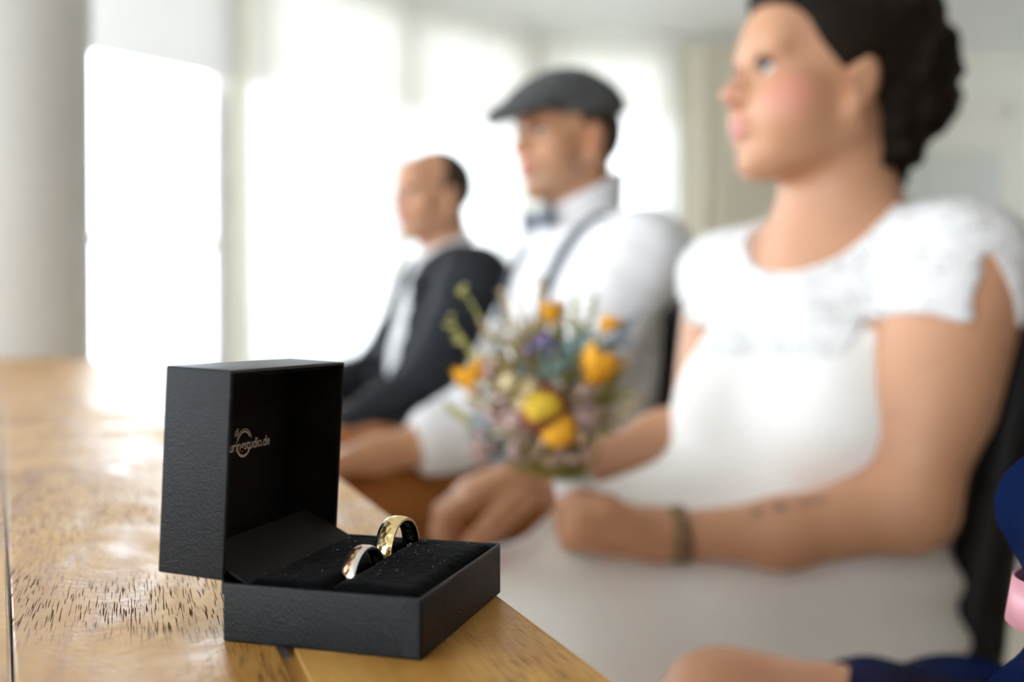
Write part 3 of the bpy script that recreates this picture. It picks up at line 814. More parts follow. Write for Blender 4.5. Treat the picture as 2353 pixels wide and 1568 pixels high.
# ------------------------------------------------------------------ chairs
FR = V(-.936, -.352, 0); LR = V(.352, -.936, 0); UP = V(0, 0, 1)     # the row of guests faces the table
def make_chair():
    r = empty('dining_chair', (0, 0, 0))
    def part(nm, me, sm=False): return link_local(nm, me, M['black_wood'], r, sm)
    bm = bmesh.new(); box_bm(bm, (.0, 0, .42), (.42, .40, .05)); bmesh.ops.bevel(bm, geom=bm.edges[:], offset=.014, segments=3, affect='EDGES')
    part('seat', bm_mesh('seat', bm), True)
    # back: gently curved leaning panel (x forward, y left)
    v = []; f = []; ny, nz = 10, 8
    for side in (0, 1):
        for j in range(nz + 1):
            for i in range(ny + 1):
                y = -.195 + .39 * i / ny; z = .47 + .43 * j / nz
                x = -.195 - (z - .47) * .17 - .03 * math.cos(y / .195 * 1.3) * (j / nz) + (-.022 if side else 0)
                v.append((x, y, z))
    n1 = (ny + 1) * (nz + 1)
    for j in range(nz):
        for i in range(ny):
            k = j * (ny + 1) + i; f.append((k, k + ny + 1, k + ny + 2, k + 1)); f.append((n1 + k, n1 + k + 1, n1 + k + ny + 2, n1 + k + ny + 1))
    rim = [i for i in range(ny + 1)] + [(j + 1) * (ny + 1) - 1 for j in range(1, nz + 1)] + [nz * (ny + 1) + i for i in range(ny - 1, -1, -1)] + [j * (ny + 1) for j in range(nz - 1, 0, -1)]
    for a, b in zip(rim, rim[1:] + rim[:1]): f.append((a, b, n1 + b, n1 + a))
    o = part('backrest', mesh_from('backrest', v, f), True); o.data.set_sharp_from_angle(angle=.8)
    for s in (-1, 1):
        bm = bmesh.new()     # rear leg running up into a post beside the back
        tube_bm(bm, [(-.23, .175 * s, .0), (-.205, .178 * s, .22), (-.195, .18 * s, .44), (-.21, .185 * s, .56), (-.255, .19 * s, .76), (-.29, .19 * s, .91)], [.019, .027, .036, .034, .027, .020], 10)
        part('leg', bm_mesh('rear_leg', bm), True)
        bm = bmesh.new(); tube_bm(bm, [(.18, .165 * s, 0), (.18, .165 * s, .42)], [.017, .024], 8); part('leg', bm_mesh('front_leg', bm), True)
    return r
def copy_tree(o, parent=None):
    c = o.copy(); COL.objects.link(c); c.parent = parent
    for ch in list(o.children): copy_tree(ch, c)
    return c
ch0 = make_chair(); chairs = [ch0, copy_tree(ch0), copy_tree(ch0)]
for c_, p_, a_, lab in zip(chairs, ((.235, 1.165), (.0, 1.847), (-.26, 2.60)), (FR, FR, FR), (
        'black lacquered chair with leaning back, under the bride in white', 'black chair under the man in the flat cap', 'black chair under the man in the dark suit')):
    c_.location = (p_[0], p_[1], 0); c_.rotation_euler = (0, 0, math.atan2(a_[1], a_[0])); tag(c_, lab, 'chair', 'black chairs in a row along the table')
# stray chair further back
sc_ = empty('side_chair', (1.62, 3.05, 0), math.radians(200)); tag(sc_, 'teal seat chair on thin metal legs near the back wall door', 'chair')
bm = bmesh.new(); box_bm(bm, (0, 0, .50), (.40, .40, .06)); bmesh.ops.bevel(bm, geom=bm.edges[:], offset=.02, segments=3, affect='EDGES'); link_local('seat', bm_mesh('seat', bm), M['teal'], sc_, True)
bm = bmesh.new(); box_bm(bm, (-.20, 0, .74), (.03, .38, .24)); bmesh.ops.bevel(bm, geom=bm.edges[:], offset=.012, segments=3, affect='EDGES'); link_local('backrest', bm_mesh('backrest', bm), M['teal'], sc_, True)
for sx_ in (-1, 1):
    for sy_ in (-1, 1):
        bm = bmesh.new(); tube_bm(bm, [(.18 * sx_, .18 * sy_, 0), (.17 * sx_, .17 * sy_, .47)], .016, 10); link_local('leg', bm_mesh('leg', bm), M['chrome'], sc_, True)
for s in (-1, 1):
    bm = bmesh.new(); tube_bm(bm, [(-.18, .16 * s, .46), (-.20, .16 * s, .80)], .012, 8); link_local('back_post', bm_mesh('back_post', bm), M['chrome'], sc_, True)

from mathutils.bvhtree import BVHTree
def surface(me):
    return BVHTree.FromPolygons([v.co[:] for v in me.vertices], [p.vertices[:] for p in me.polygons])
def on_surface(bvh, px, py):
    """where the sight line through a photo pixel meets a modelled surface"""
    o_ = Vector((0, 0, CAMZ)); t = Vector(at(px, py, 1.0)) - o_
    h = bvh.ray_cast(o_, t.normalized()); return (h[0], h[1])

# ------------------------------------------------------------------ bride
def torso_frame(SL, SR):
    l = SL - SR; l[2] = 0; l /= np.linalg.norm(l); f = V(l[1], -l[0], 0); return f, l
def build_bride():
    SL = at(2205, 618, 1.035); SR = at(1672, 640, 1.28)
    F, Lf = torso_frame(SL.copy(), SR.copy()); R = np.stack([F, Lf, UP], 1)
    mid = (SL + SR) / 2; N = at(1930, 505, 1.145)
    PC = V(.335, 1.19, .535)
    Ft = V(-.85, -.52, 0); Ft /= np.linalg.norm(Ft); Lt = V(-Ft[1], Ft[0], 0)
    HL = PC + Lt * .085; HR = PC - Lt * .085
    KL = HL + Ft * .37 + V(0, 0, -.035); KR = HR + Ft * .36 + V(0, 0, -.02)
    AL = KL + Ft * .02 - UP * .47; AR = KR + Ft * .04 - UP * .47
    EL = at(2092, 1166, .985); WL = at(1530, 1231, .985)
    ER = at(1615, 1010, 1.25); WR = at(1260, 1092, 1.08)
    s = .93; Fh = V(-.979, -.203, .087); Rh = rot_of(Fh); C = V(.3353, 1.11, 1.107)
    person = empty('person', (PC[0], PC[1], 0))
    tag(person, 'seated woman in white lace wedding dress with dark curly hair holding a bouquet', 'person')
    lo = (-.18, .70, .0); hi = (.64, 1.48, 1.28)
    def torso(S, g):
        S.ell(mid + V(0, 0, -.13) + F * .015, np.array([.100, .145, .185]) + g, R, .04)
        S.ell((mid * .45 + PC * .55) + F * .02, np.array([.105, .130, .15]) + g, R, .05)
        S.ell(PC + V(0, 0, .02), np.array([.13, .16, .115]) + g, np.stack([Ft, Lt, UP], 1), .06)
        for e in (-1, 1): S.ell(mid + F * .085 + Lf * .068 * e + V(0, 0, -.165), np.array([.062, .066, .068]) + g, None, .05)
        S.cone(N + V(0, 0, -.035), SL + V(0, 0, -.005), .055 + g, .050 + g, .04); S.cone(N + V(0, 0, -.035), SR + V(0, 0, -.005), .055 + g, .050 + g, .04)
    S = SDF(lo, hi, .0052)
    torso(S, -.004)
    for a, b, c_ in ((HL, KL, AL), (HR, KR, AR)):
        S.cone(a, b, .085, .060, .05); S.cone(b, c_, .056, .038, .03); S.cone(c_ - UP * .03, c_ - UP * .03 + Ft * .14, .034, .028, .02)
    S.cone(C + Rh @ (V(-.03, 0, -.045) * s), N, .054, .058, .03); S.cone(N, N - UP * .05, .058, .07, .05)
    p = head_sdf(S, C, Rh, s, .014, True)
    S.ell(p(.045, .040, -.050), .030, None, .03); S.ell(p(.045, -.040, -.050), .030, None, .03)     # fuller cheeks
    MA = at(1800, 1226, .985); S.cone(SL, EL, .061, .043, .03); S.chain([EL, MA, WL], [.041, .0330, .0215], .02); S.cone(SL, SL * .45 + EL * .55, .062, .056, .03); arm(S, SR, ER, WR, (.052, .042, .0235))
    # near hand, closed round the bouquet handle
    kn = [at(1352, 1168, .962), at(1338, 1192, .958), at(1332, 1216, .958), at(1342, 1240, .962)]
    fi = []
    for i, q in enumerate(kn):
        y0 = (1168, 1193, 1218, 1243)[i]
        fi.append([q, at(1298 + i * 3, y0 + 1, .968), at(1292 + i * 3, y0 + 4, .995), at(1325, y0 + 8, 1.012), at(1352, y0 + 8, 1.004)])
    hand(S, WL, kn, fi, [at(1455, 1202, .962), at(1395, 1166, .955), at(1335, 1148, .960), at(1300, 1150, .972)], .026, .0092)
    # far hand, loosely curled on the knee
    kn = [at(1092, 1146, 1.028), at(1076, 1130, 1.044), at(1076, 1126, 1.062), at(1090, 1130, 1.080)]
    fi = [[kn[0], at(1028, 1186, 1.020), at(1012, 1228, 1.018), at(1042, 1268, 1.018)],
          [kn[1], at(1014, 1176, 1.038), at(1006, 1226, 1.040), at(1050, 1272, 1.038)],
          [kn[2], at(1018, 1172, 1.058), at(1016, 1226, 1.060), at(1060, 1266, 1.058)],
          [kn[3], at(1038, 1172, 1.076), at(1040, 1220, 1.078), at(1078, 1252, 1.074)]]
    hand(S, WR, kn, fi, [at(1195, 1150, 1.035), at(1135, 1206, 1.010), at(1098, 1242, 1.004), at(1066, 1270, 1.006)], .030, .0095)
    me = S.mesh('person_body')
    tat = [(at(1880, 1136, .963), .011, (.13, .09, .08), .85), (at(1850, 1146, .963), .009, (.13, .09, .08), .85), (at(1790, 1160, .963), .010, (.13, .09, .08), .8), (at(1740, 1170, .963), .010, (.13, .09, .08), .8), (at(1690, 1182, .95), .010, (.18, .12, .1), .5), (at(1640, 1192, .95), .008, (.18, .12, .1), .5)]
    tone(me, (.57, .30, .175), [(p(.058, .056, -.034), (.034, .034, .028), (.70, .26, .21), .75), (p(.106, 0, -.026), .020, (.70, .30, .22), .6)] + tat)
    body = link('body', me, M['skin'], person)
    face_parts(person, p, s, Rh, True)
    # bracelet
    bm = bmesh.new(); d = Vector(WL - EL).normalized(); c_ = Vector(WL) - d * .012
    x_ = d.cross(Vector((0, 0, 1))).normalized(); y_ = d.cross(x_)
    rg = []
    for i in range(24):
        a = 2 * math.pi * i / 24; n = x_ * math.cos(a) + y_ * math.sin(a)
        rg.append([bm.verts.new(c_ + n * r_ + d * t_) for r_, t_ in ((.0255, -.010), (.0285, -.008), (.0285, .008), (.0255, .010))])
    for a, b in zip(rg, rg[1:] + rg[:1]):
        for k_ in range(4): bm.faces.new((a[k_], a[(k_ + 1) % 4], b[(k_ + 1) % 4], b[k_]))
    link('bracelet', bm_mesh('bracelet', bm), M['bracelet'], person, True)
    # dress: bodice and skirt
    S = SDF(lo, hi, .0058)
    torso(S, .007)
    for a, b, c_ in ((HL, KL, AL), (HR, KR, AR)):
        S.cone(a, b, .098, .074, .09); S.cone(b, c_, .072, .085, .06)
    S.cone(HL - UP * .06 + Lt * .02, KL - UP * .06 + Lt * .01, .09, .075, .06)           # cloth falling past the near thigh
    S.cone(HL - UP * .16 + Lt * .055, KL - UP * .16 + Lt * .045, .08, .08, .08); S.cone(HL - UP * .30 + Lt * .075, KL - UP * .30 + Lt * .06, .08, .08, .08)
    S.cone((HL + HR) / 2 + UP * .03, (KL + KR) / 2 + UP * .01, .10, .07, .08)
    S.cone((HL + HR) / 2 - UP * .12, (KL + KR) / 2 - UP * .12, .13, .11, .08)
    S.cone(PC + UP * .07 + Ft * .05, at(1395, 1235, 1.06), .105, .058, .06)
    hip = HL - Ft * .08
    def folds(X, Y, Z):
        a = (Z - hip[2]); b = (X - hip[0]) * Ft[0] + (Y - hip[1]) * Ft[1] + .12
        ang = np.arctan2(a, np.maximum(b, .03))
        m = np.clip((.66 - Z) / .08, 0, 1)
        return m * .006 * np.sin(ang * 17 + .6) * np.clip(b / .15, 0, 1)
    S.warp(folds)
    # neckline, arm holes
    S.half(V(0, 0, 1.03), (0, 0, 1)); S.half(V(0, 0, .06), (0, 0, -1))
    yoke = SDF(lo, hi, .0058); yoke.D = S.D.copy()
    zy = mid[2] - .055
    S.half(mid + V(0, 0, -.055) + F * .05, F * .25 + UP, .006)
    for e, sh in ((1, SL), (-1, SR)):
        S.half(sh - Lf * .020 * e, Lf * e, .01) if False else None
    link('dress', S.mesh('dress'), M['dress'], person)
    # lace yoke with cap sleeves
    sh = SDF(lo, hi, .0052)
    torso(sh, .009)
    sh.cone(SL, SL * .72 + EL * .28, .0725, .070, .03); sh.cone(SR, SR * .75 + ER * .25, .056, .054, .03)
    sh.half(mid + V(0, 0, -.075) + F * .05, -(F * .25 + UP), .004)
    dirL = (EL - SL) / np.linalg.norm(EL - SL); dirR = (ER - SR) / np.linalg.norm(ER - SR)
    X, Y, Z = sh.grid()
    def along(P0, d): return (X - P0[0]) * d[0] + (Y - P0[1]) * d[1] + (Z - P0[2]) * d[2]
    for P0, d, e in ((SL, dirL, 1), (SR, dirR, -1)):
        side = along(P0, Lf * e); fr = along(P0, F)
        hem = .004 + .068 * np.clip((fr - .050) / .016, 0, 1) + .0045 * np.abs(np.sin(fr * 150)) + .05 * np.clip((.040 - fr) / .03, 0, 1)
        q = along(P0, d) - hem; q = np.where(side > -.055, q, -1)
        sh.D = np.maximum(sh.D, q.astype(np.float32))
    # scoop neckline: remove a tilted ellipsoid round the neck
    Nk = N + F * .045 + V(0, 0, -.012); Rk = np.stack([F, Lf, UP], 1)
    sh.ell(Nk + F * .010 + UP * .030 - Lf * .008, (.105, .092, .085), Rk, .004, 'cut')
    sh.half(V(0, 0, 1.0), (0, 0, 1))
    link('lace_yoke', sh.mesh('lace_yoke'), M['lace'], person)
    # hair
    S = SDF(C - .26, C + .26, .0045)
    S.ell(p(-.030, 0, .048), np.array([.104, .088, .088]) * s, Rh, .01)
    S.half(p(.045, 0, .040), Rh @ V(.80, 0, -.60), .012)
    S.half(p(0, 0, -.015), Rh @ V(.3, 0, -1.0), .01)
    S.ell(p(.035, 0, .098), np.array([.055, .06, .035]) * s, Rh, .03)
    S.ell(p(-.095, 0, .020), np.array([.070, .074, .082]) * s, Rh, .03); S.ell(p(-.082, 0, -.048), np.array([.048, .055, .055]) * s, Rh, .03)
    S.ell(p(-.07, 0, .09), np.array([.07, .07, .05]) * s, Rh, .03)
    rg = np.random.RandomState(4)
    for i in range(260):
        v = rg.randn(3); v /= np.linalg.norm(v)
        if v[0] > .25: continue
        base, rr = ((V(-.095, 0, .020), V(.070, .074, .082)) if rg.rand() < .6 else ((V(-.082, 0, -.05), V(.048, .055, .058)) if rg.rand() < .5 else (V(-.05, 0, .085), V(.085, .072, .06))))
        q = base + v * rr
        if q[2] < .0 and q[0] > -.055: continue
        S.ell(p(*q), rg.uniform(.008, .016), None, .006)
    for e in (-1, 1): S.ell(p(-.010, .094 * e, -.016), np.array([.024, .030, .036]) * s, Rh, .004, 'cut')
    link('hair', S.mesh('hair'), M['hair_dark'], person)
    return dict(person=person, WL=WL)
bride = build_bride()

# ------------------------------------------------------------------ seated men
def build_man(label, C, Fh, s, SL, SR, N, PC, KL, KR, EL, WL, ER, WR, hL, lo, hi, vox, base_tone, zones, dressfn):
    F, Lf = torso_frame(SL.copy(), SR.copy()); R = np.stack([F, Lf, UP], 1); mid = (SL + SR) / 2
    Rh = rot_of(Fh)
    HL = PC + LR * .09; HR = PC - LR * .09; AL = KL - UP * .47 + FR * .02; AR = KR - UP * .47 + FR * .04
    person = empty('person', (PC[0], PC[1], 0)); tag(person, label, 'person')
    def torso(S, g):
        S.ell(mid + V(0, 0, -.14) + F * .02, np.array([.115, .175, .20]) + g, R, .04)
        S.ell(mid * .40 + PC * .60 + F * .035, np.array([.125, .155, .16]) + g, R, .05)
        S.ell(PC + V(0, 0, .02), np.array([.13, .165, .11]) + g, R, .06)
        S.cone(N + V(0, 0, -.06), SL, .065 + g, .062 + g, .04); S.cone(N + V(0, 0, -.06), SR, .065 + g, .062 + g, .04)
    def legs(S, g):
        for a, b, c_ in ((HL, KL, AL), (HR, KR, AR)): S.cone(a, b, .085 + g, .066 + g, .04); S.cone(b, c_, .062 + g, .045 + g, .03)
    def feet(S, g):
        for c_ in (AL, AR): S.cone(c_ - UP * .02, c_ - UP * .025 + FR * .18, .042 + g, .034 + g, .02)
    S = SDF(lo, hi, vox)
    torso(S, -.004); legs(S, 0); feet(S, 0)
    S.cone(C + Rh @ (V(-.03, 0, -.05) * s), N - UP * .03, .060, .066, .03)
    p = head_sdf(S, C, Rh, s, .014)
    arm(S, SL, EL, WL, (.055, .045, .028)); arm(S, SR, ER, WR, (.055, .045, .028))
    for W_, E_ in ((WL, EL), (WR, ER)):
        d = W_ - E_; d /= np.linalg.norm(d); l_ = np.cross(UP, d); l_ /= np.linalg.norm(l_); n_ = np.cross(d, l_)
        kn = [W_ + d * .085 + l_ * o_ + n_ * (.004) for o_ in (.030, .010, -.010, -.028)]
        fi = [[k_, k_ + d * .038 - n_ * .010, k_ + d * .055 - n_ * .034, k_ + d * .045 - n_ * .052] for k_ in kn]
        sg = 1 if W_ is WL else -1
        hand(S, W_, kn, fi, [W_ + d * .02 - l_ * .026 * sg, W_ + d * .055 - l_ * .048 * sg - n_ * .01, W_ + d * .085 - l_ * .046 * sg - n_ * .028], .028, .0095)
    me = S.mesh('person_body'); tone(me, base_tone, zones(p)); link('body', me, M['skin'], person)
    face_parts(person, p, s, Rh, False)
    dressfn(person, torso, legs, feet, p, Rh, s, dict(SL=SL, SR=SR, EL=EL, WL=WL, ER=ER, WR=WR, N=N, PC=PC, F=F, L=Lf, mid=mid, C=C, KL=KL, KR=KR, AL=AL, AR=AR))
    return person
M['shoe'] = mat('dark_shoe_leather', (.03, .018, .01), .35)
def shoes(person, feet, J):
    for c_ in (J['AL'], J['AR']):
        S = SDF(c_ - .12 + FR * .08, c_ + .12 + FR * .08, .008)
        S.cone(c_ - UP * .03, c_ - UP * .040 + FR * .19, .047, .038, .02); S.half(V(0, 0, .002), (0, 0, -1), .002)
        link('shoe', S.mesh('shoe'), M['shoe'], person)

def strap(bvh, pix, width, thick, nm, mt, person, back=None):
    """flat band laid over a surface along a path"""
    pts = []
    for a, b in zip(pix, pix[1:]):
        for i in range(6): pts.append((a[0] + (b[0] - a[0]) * i / 6, a[1] + (b[1] - a[1]) * i / 6))
    pts.append(pix[-1]); P = []
    for q in pts:
        h = on_surface(bvh, *q)
        if h[0] is not None: P.append((h[0], h[1]))
    bm = bmesh.new(); rows = []
    for i, (q, n) in enumerate(P):
        t = (P[min(i + 1, len(P) - 1)][0] - P[max(i - 1, 0)][0]).normalized(); w_ = t.cross(n).normalized() * width / 2
        rows.append([bm.verts.new(q + w_ + n * .001), bm.verts.new(q + w_ + n * thick), bm.verts.new(q - w_ + n * thick), bm.verts.new(q - w_ + n * .001)])
    for a, b in zip(rows, rows[1:]):
        for k_ in range(4): bm.faces.new((a[k_], a[(k_ + 1) % 4], b[(k_ + 1) % 4], b[k_]))
    bm.faces.new(rows[0]); bm.faces.new(rows[-1][::-1])
    return link(nm, bm_mesh(nm, bm), mt, person, True)

def bow_tie(person, c, f, l, w_, mt):
    b = empty('bow_tie', tuple(c)); b.parent = person; bpy.context.view_layer.update(); b.matrix_parent_inverse = person.matrix_world.inverted(); bpy.context.view_layer.update()
    for e in (-1, 1):
        S = SDF(c - .07, c + .07, .003)
        S.cone(c + l * .006 * e, c + l * w_ * e + UP * .004, .009, .022, .004)
        X, Y, Z = S.grid(); dd = np.abs((X - c[0]) * f[0] + (Y - c[1]) * f[1]) - .010; S.D = np.maximum(S.D, dd.astype(np.float32))
        S.half(c + l * (w_ + .006) * e, l * e, .003)
        link('bow_wing', S.mesh('bow_wing'), mt, b)
    S = SDF(c - .04, c + .04, .003); S.ell(c + f * .004, (.010, .010, .012), None, 0); link('knot', S.mesh('knot'), mt, b)

def dress_groom(person, torso, legs, feet, p, Rh, s, J):
    lo, hi = V(-.42, 1.35, 0), V(.42, 2.25, 1.35)
    F, Lf, N, mid = J['F'], J['L'], J['N'], J['mid']
    S = SDF(lo, hi, .007); torso(S, .012)
    S.half(V(0, 0, N[2] + .0), (0, 0, 1), .004); S.half(V(0, 0, .60), (0, 0, -1))
    for sh_, el_, wr_ in ((J['SL'], J['EL'], J['WL']), (J['SR'], J['ER'], J['WR'])):
        S.cone(sh_, el_, .072, .060, .04); m_ = el_ + (wr_ - el_) * .72
        S.cone(el_, m_, .058, .050, .02)
        d = (wr_ - el_) / np.linalg.norm(wr_ - el_); S.cone(m_ - d * .03, m_, .054, .053, .004)
        X, Y, Z = S.grid()
    S.warp(lambda X, Y, Z: .0022 * np.sin(X * 70 + Z * 45) * np.sin(Y * 30 - Z * 60))
    # open the sleeve ends
    for el_, wr_ in ((J['EL'], J['WL']), (J['ER'], J['WR'])):
        d = (wr_ - el_) / np.linalg.norm(wr_ - el_); m_ = el_ + (wr_ - el_) * .72 + d * .03
        X, Y, Z = S.grid(); q = (X - m_[0]) * d[0] + (Y - m_[1]) * d[1] + (Z - m_[2]) * d[2]
        near = ((X - m_[0]) ** 2 + (Y - m_[1]) ** 2 + (Z - m_[2]) ** 2) < .12 ** 2
        S.D = np.where(near, np.maximum(S.D, q), S.D).astype(np.float32)
    me = S.mesh('shirt'); link('shirt', me, M['shirt'], person)
    bv = surface(me)
    # collar
    S = SDF(N - .16, N + .16, .004); S.cone(N - UP * .05, N + UP * .070 - F * .012, .076, .069, 0)
    S.cone(N - UP * .08, N + UP * .10 - F * .014, .069, .062, 0, 'cut'); S.half(N + UP * .050, UP + F * .52, .003); S.half(N - UP * .035, -UP, .003)
    link('collar', S.mesh('collar'), M['shirt'], person)
    bow_tie(person, N + F * .086 - UP * .012, F, Lf, .052, M['bow'])
    strap(bv, [(1398, 492), (1372, 500), (1332, 530), (1298, 575), (1272, 625), (1252, 680), (1238, 740), (1226, 800)], .026, .004, 'suspender', M['suspender'], person)
    strap(bv, [(1215, 560), (1180, 620), (1158, 690), (1146, 760)], .026, .004, 'suspender', M['suspender'], person)
    # trousers
    S = SDF(lo, hi, .008); S.ell(J['PC'] + V(0, 0, .02), np.array([.148, .182, .125]), np.stack([F, Lf, UP], 1), .06)
    legs(S, .012); S.half(V(0, 0, .66), (0, 0, 1)); S.half(V(0, 0, .10), (0, 0, -1))
    S.warp(lambda X, Y, Z: .003 * np.sin(X * 60 + Y * 40 + Z * 90))
    link('trousers', S.mesh('trousers'), M['trousers'], person); shoes(person, feet, J)
    # flat cap
    S = SDF(J['C'] - .24, J['C'] + .24, .0045)
    S.ell(p(-.022, 0, .060), np.array([.108, .088, .072]) * s, Rh, .01)
    S.ell(p(.045, 0, .080), np.array([.085, .078, .034]) * s, Rh @ np.array(Matrix.Rotation(math.radians(20), 3, 'Y')), .03)
    S.half(p(0, 0, .036), Rh @ V(-.18, 0, -1), .006)
    b = SDF(J['C'] - .24, J['C'] + .24, .0045)
    b.ell(p(.078, 0, .050), np.array([.092, .076, .030]) * s, Rh @ np.array(Matrix.Rotation(math.radians(17), 3, 'Y')), 0)
    b.ell(p(.066, 0, .018), np.array([.096, .088, .036]) * s, Rh @ np.array(Matrix.Rotation(math.radians(17), 3, 'Y')), .003, 'cut')
    b.half(p(.05, 0, 0), Rh @ V(-1, 0, 0), .004)
    link('cap_crown', S.mesh('cap_crown'), M['cap'], person); link('cap_brim', b.mesh('cap_brim'), M['cap'], person)
    # short hair below the cap
    S = SDF(J['C'] - .2, J['C'] + .2, .005); S.ell(p(-.024, 0, .02), np.array([.098, .0785, .085]) * s, Rh, 0)
    S.half(p(.020, 0, .0), Rh @ V(1, 0, -.1), .004); S.half(p(-.02, 0, -.012), Rh @ V(.75, 0, -.8), .006); S.half(p(0, 0, .05), Rh @ V(0, 0, 1), .004)
    for e in (-1, 1): S.ell(p(-.014, .09 * e, -.016), np.array([.030, .03, .042]) * s, Rh, .004, 'cut')
    link('hair', S.mesh('hair'), M['hair_brown'], person)

gC = V(.097, 1.84, 1.183)
gSL, gSR = V(.222, 1.672, .957), V(.082, 2.045, .957)
build_man('seated man in grey flat cap, white shirt, bow tie and suspenders', gC, V(-.85, -.53, .0), .96, gSL, gSR, V(.128, 1.855, 1.045), V(.15, 1.885, .55),
          at(885, 1122, 1.56), V(-.27, 1.80, .585), at(1275, 945, 1.57), at(885, 1042, 1.47), V(-.05, 2.06, .70), V(-.20, 1.92, .60), None,
          V(-.45, 1.30, 0), V(.42, 2.25, 1.35), .0065, (.57, .295, .165),
          lambda p: [(p(.055, 0, -.085), (.055, .07, .045), (.36, .22, .15), .75), (p(.02, .055, -.055), (.035, .03, .05), (.34, .20, .13), .8), (p(.02, -.055, -.055), (.035, .03, .05), (.34, .20, .13), .8), (p(.106, 0, -.026), .022, (.72, .30, .20), .7), (p(-.018, .079, -.014), .04, (.72, .33, .20), .6)], dress_groom)

def dress_guest(person, torso, legs, feet, p, Rh, s, J):
    lo, hi = V(-.85, 2.0, 0), V(.2, 3.0, 1.3)
    F, Lf, N, mid = J['F'], J['L'], J['N'], J['mid']
    S = SDF(lo, hi, .009); torso(S, .008); S.half(V(0, 0, N[2] + .0), (0, 0, 1), .004); S.half(V(0, 0, .62), (0, 0, -1))
    S.cone(N - UP * .05, N + UP * .03, .078, .072, .01); S.half(N + UP * .03, UP + F * .4, .003)
    link('shirt', S.mesh('shirt'), M['shirt_plain'], person)
    S = SDF(lo, hi, .009); torso(S, .024); S.half(V(0, 0, .54), (0, 0, -1))
    for sh_, el_, wr_ in ((J['SL'], J['EL'], J['WL']), (J['SR'], J['ER'], J['WR'])):
        S.cone(sh_, el_, .080, .066, .04); S.cone(el_, el_ + (wr_ - el_) * .93, .064, .050, .02)
    # lapel opening and collar hole
    S.ell(N + F * .03 + UP * .03, (.10, .086, .105), np.stack([F, Lf, UP], 1), .006, 'cut')
    v = mid + F * .17 - UP * .05
    S.ell(v, (.12, .085, .19), np.stack([F, Lf, UP], 1), .004, 'cut')
    S.warp(lambda X, Y, Z: .003 * np.sin(X * 40 + Z * 50) * np.sin(Y * 25 - Z * 30))
    me = S.mesh('jacket'); link('jacket', me, M['suit'], person); bv = surface(me)
    strap(bv, [(1010, 590), (985, 615), (955, 660), (925, 715), (900, 760)], .06, .008, 'lapel', M['suit'], person)
    for (x, y) in ((850, 865), (872, 800)):
        h = on_surface(bv, x, y)
        if h[0] is not None:
            bm = bmesh.new(); q = h[1].to_track_quat('Z', 'Y').to_matrix().to_4x4()
            bmesh.ops.create_cone(bm, cap_ends=True, segments=20, radius1=.013, radius2=.011, depth=.006, matrix=Matrix.Translation(h[0] + h[1] * .003) @ q)
            link('button', bm_mesh('button', bm), M['button'], person)
    S = SDF(lo, hi, .010); S.ell(J['PC'] + V(0, 0, .02), np.array([.145, .18, .12]), np.stack([F, Lf, UP], 1), .06)
    legs(S, .012); S.half(V(0, 0, .64), (0, 0, 1)); S.half(V(0, 0, .10), (0, 0, -1)); link('trousers', S.mesh('trousers'), M['suit'], person); shoes(person, feet, J)
    # receding short hair: sides and back
    S = SDF(J['C'] - .2, J['C'] + .2, .006); S.ell(p(-.024, 0, .036), np.array([.099, .0795, .090]) * s, Rh, 0)
    S.half(p(.005, 0, .05), Rh @ V(1, 0, .25), .006); S.half(p(-.03, 0, -.014), Rh @ V(.45, 0, -1), .006)
    for e in (-1, 1): S.ell(p(-.014, .09 * e, -.018), np.array([.028, .03, .042]) * s, Rh, .004, 'cut')
    link('hair', S.mesh('hair'), M['hair_brown'], person)
build_man('seated man in dark suit jacket and white shirt with receding brown hair', V(-.206, 2.55, 1.170), V(-.80, -.60, .0), .96, V(-.086, 2.395, .945), V(-.226, 2.77, .945), V(-.170, 2.57, 1.03), V(-.15, 2.60, .55),
          V(-.52, 2.36, .58), V(-.58, 2.53, .58), at(985, 878, 2.24), at(805, 985, 2.12), V(-.36, 2.74, .72), V(-.56, 2.56, .66), None,
          V(-.85, 2.0, 0), V(.2, 3.0, 1.35), .008, (.60, .32, .19), lambda p: [(p(.04, 0, -.08), (.06, .07, .05), (.50, .27, .18), .5), (p(.106, 0, -.026), .024, (.72, .32, .22), .6)], dress_guest)

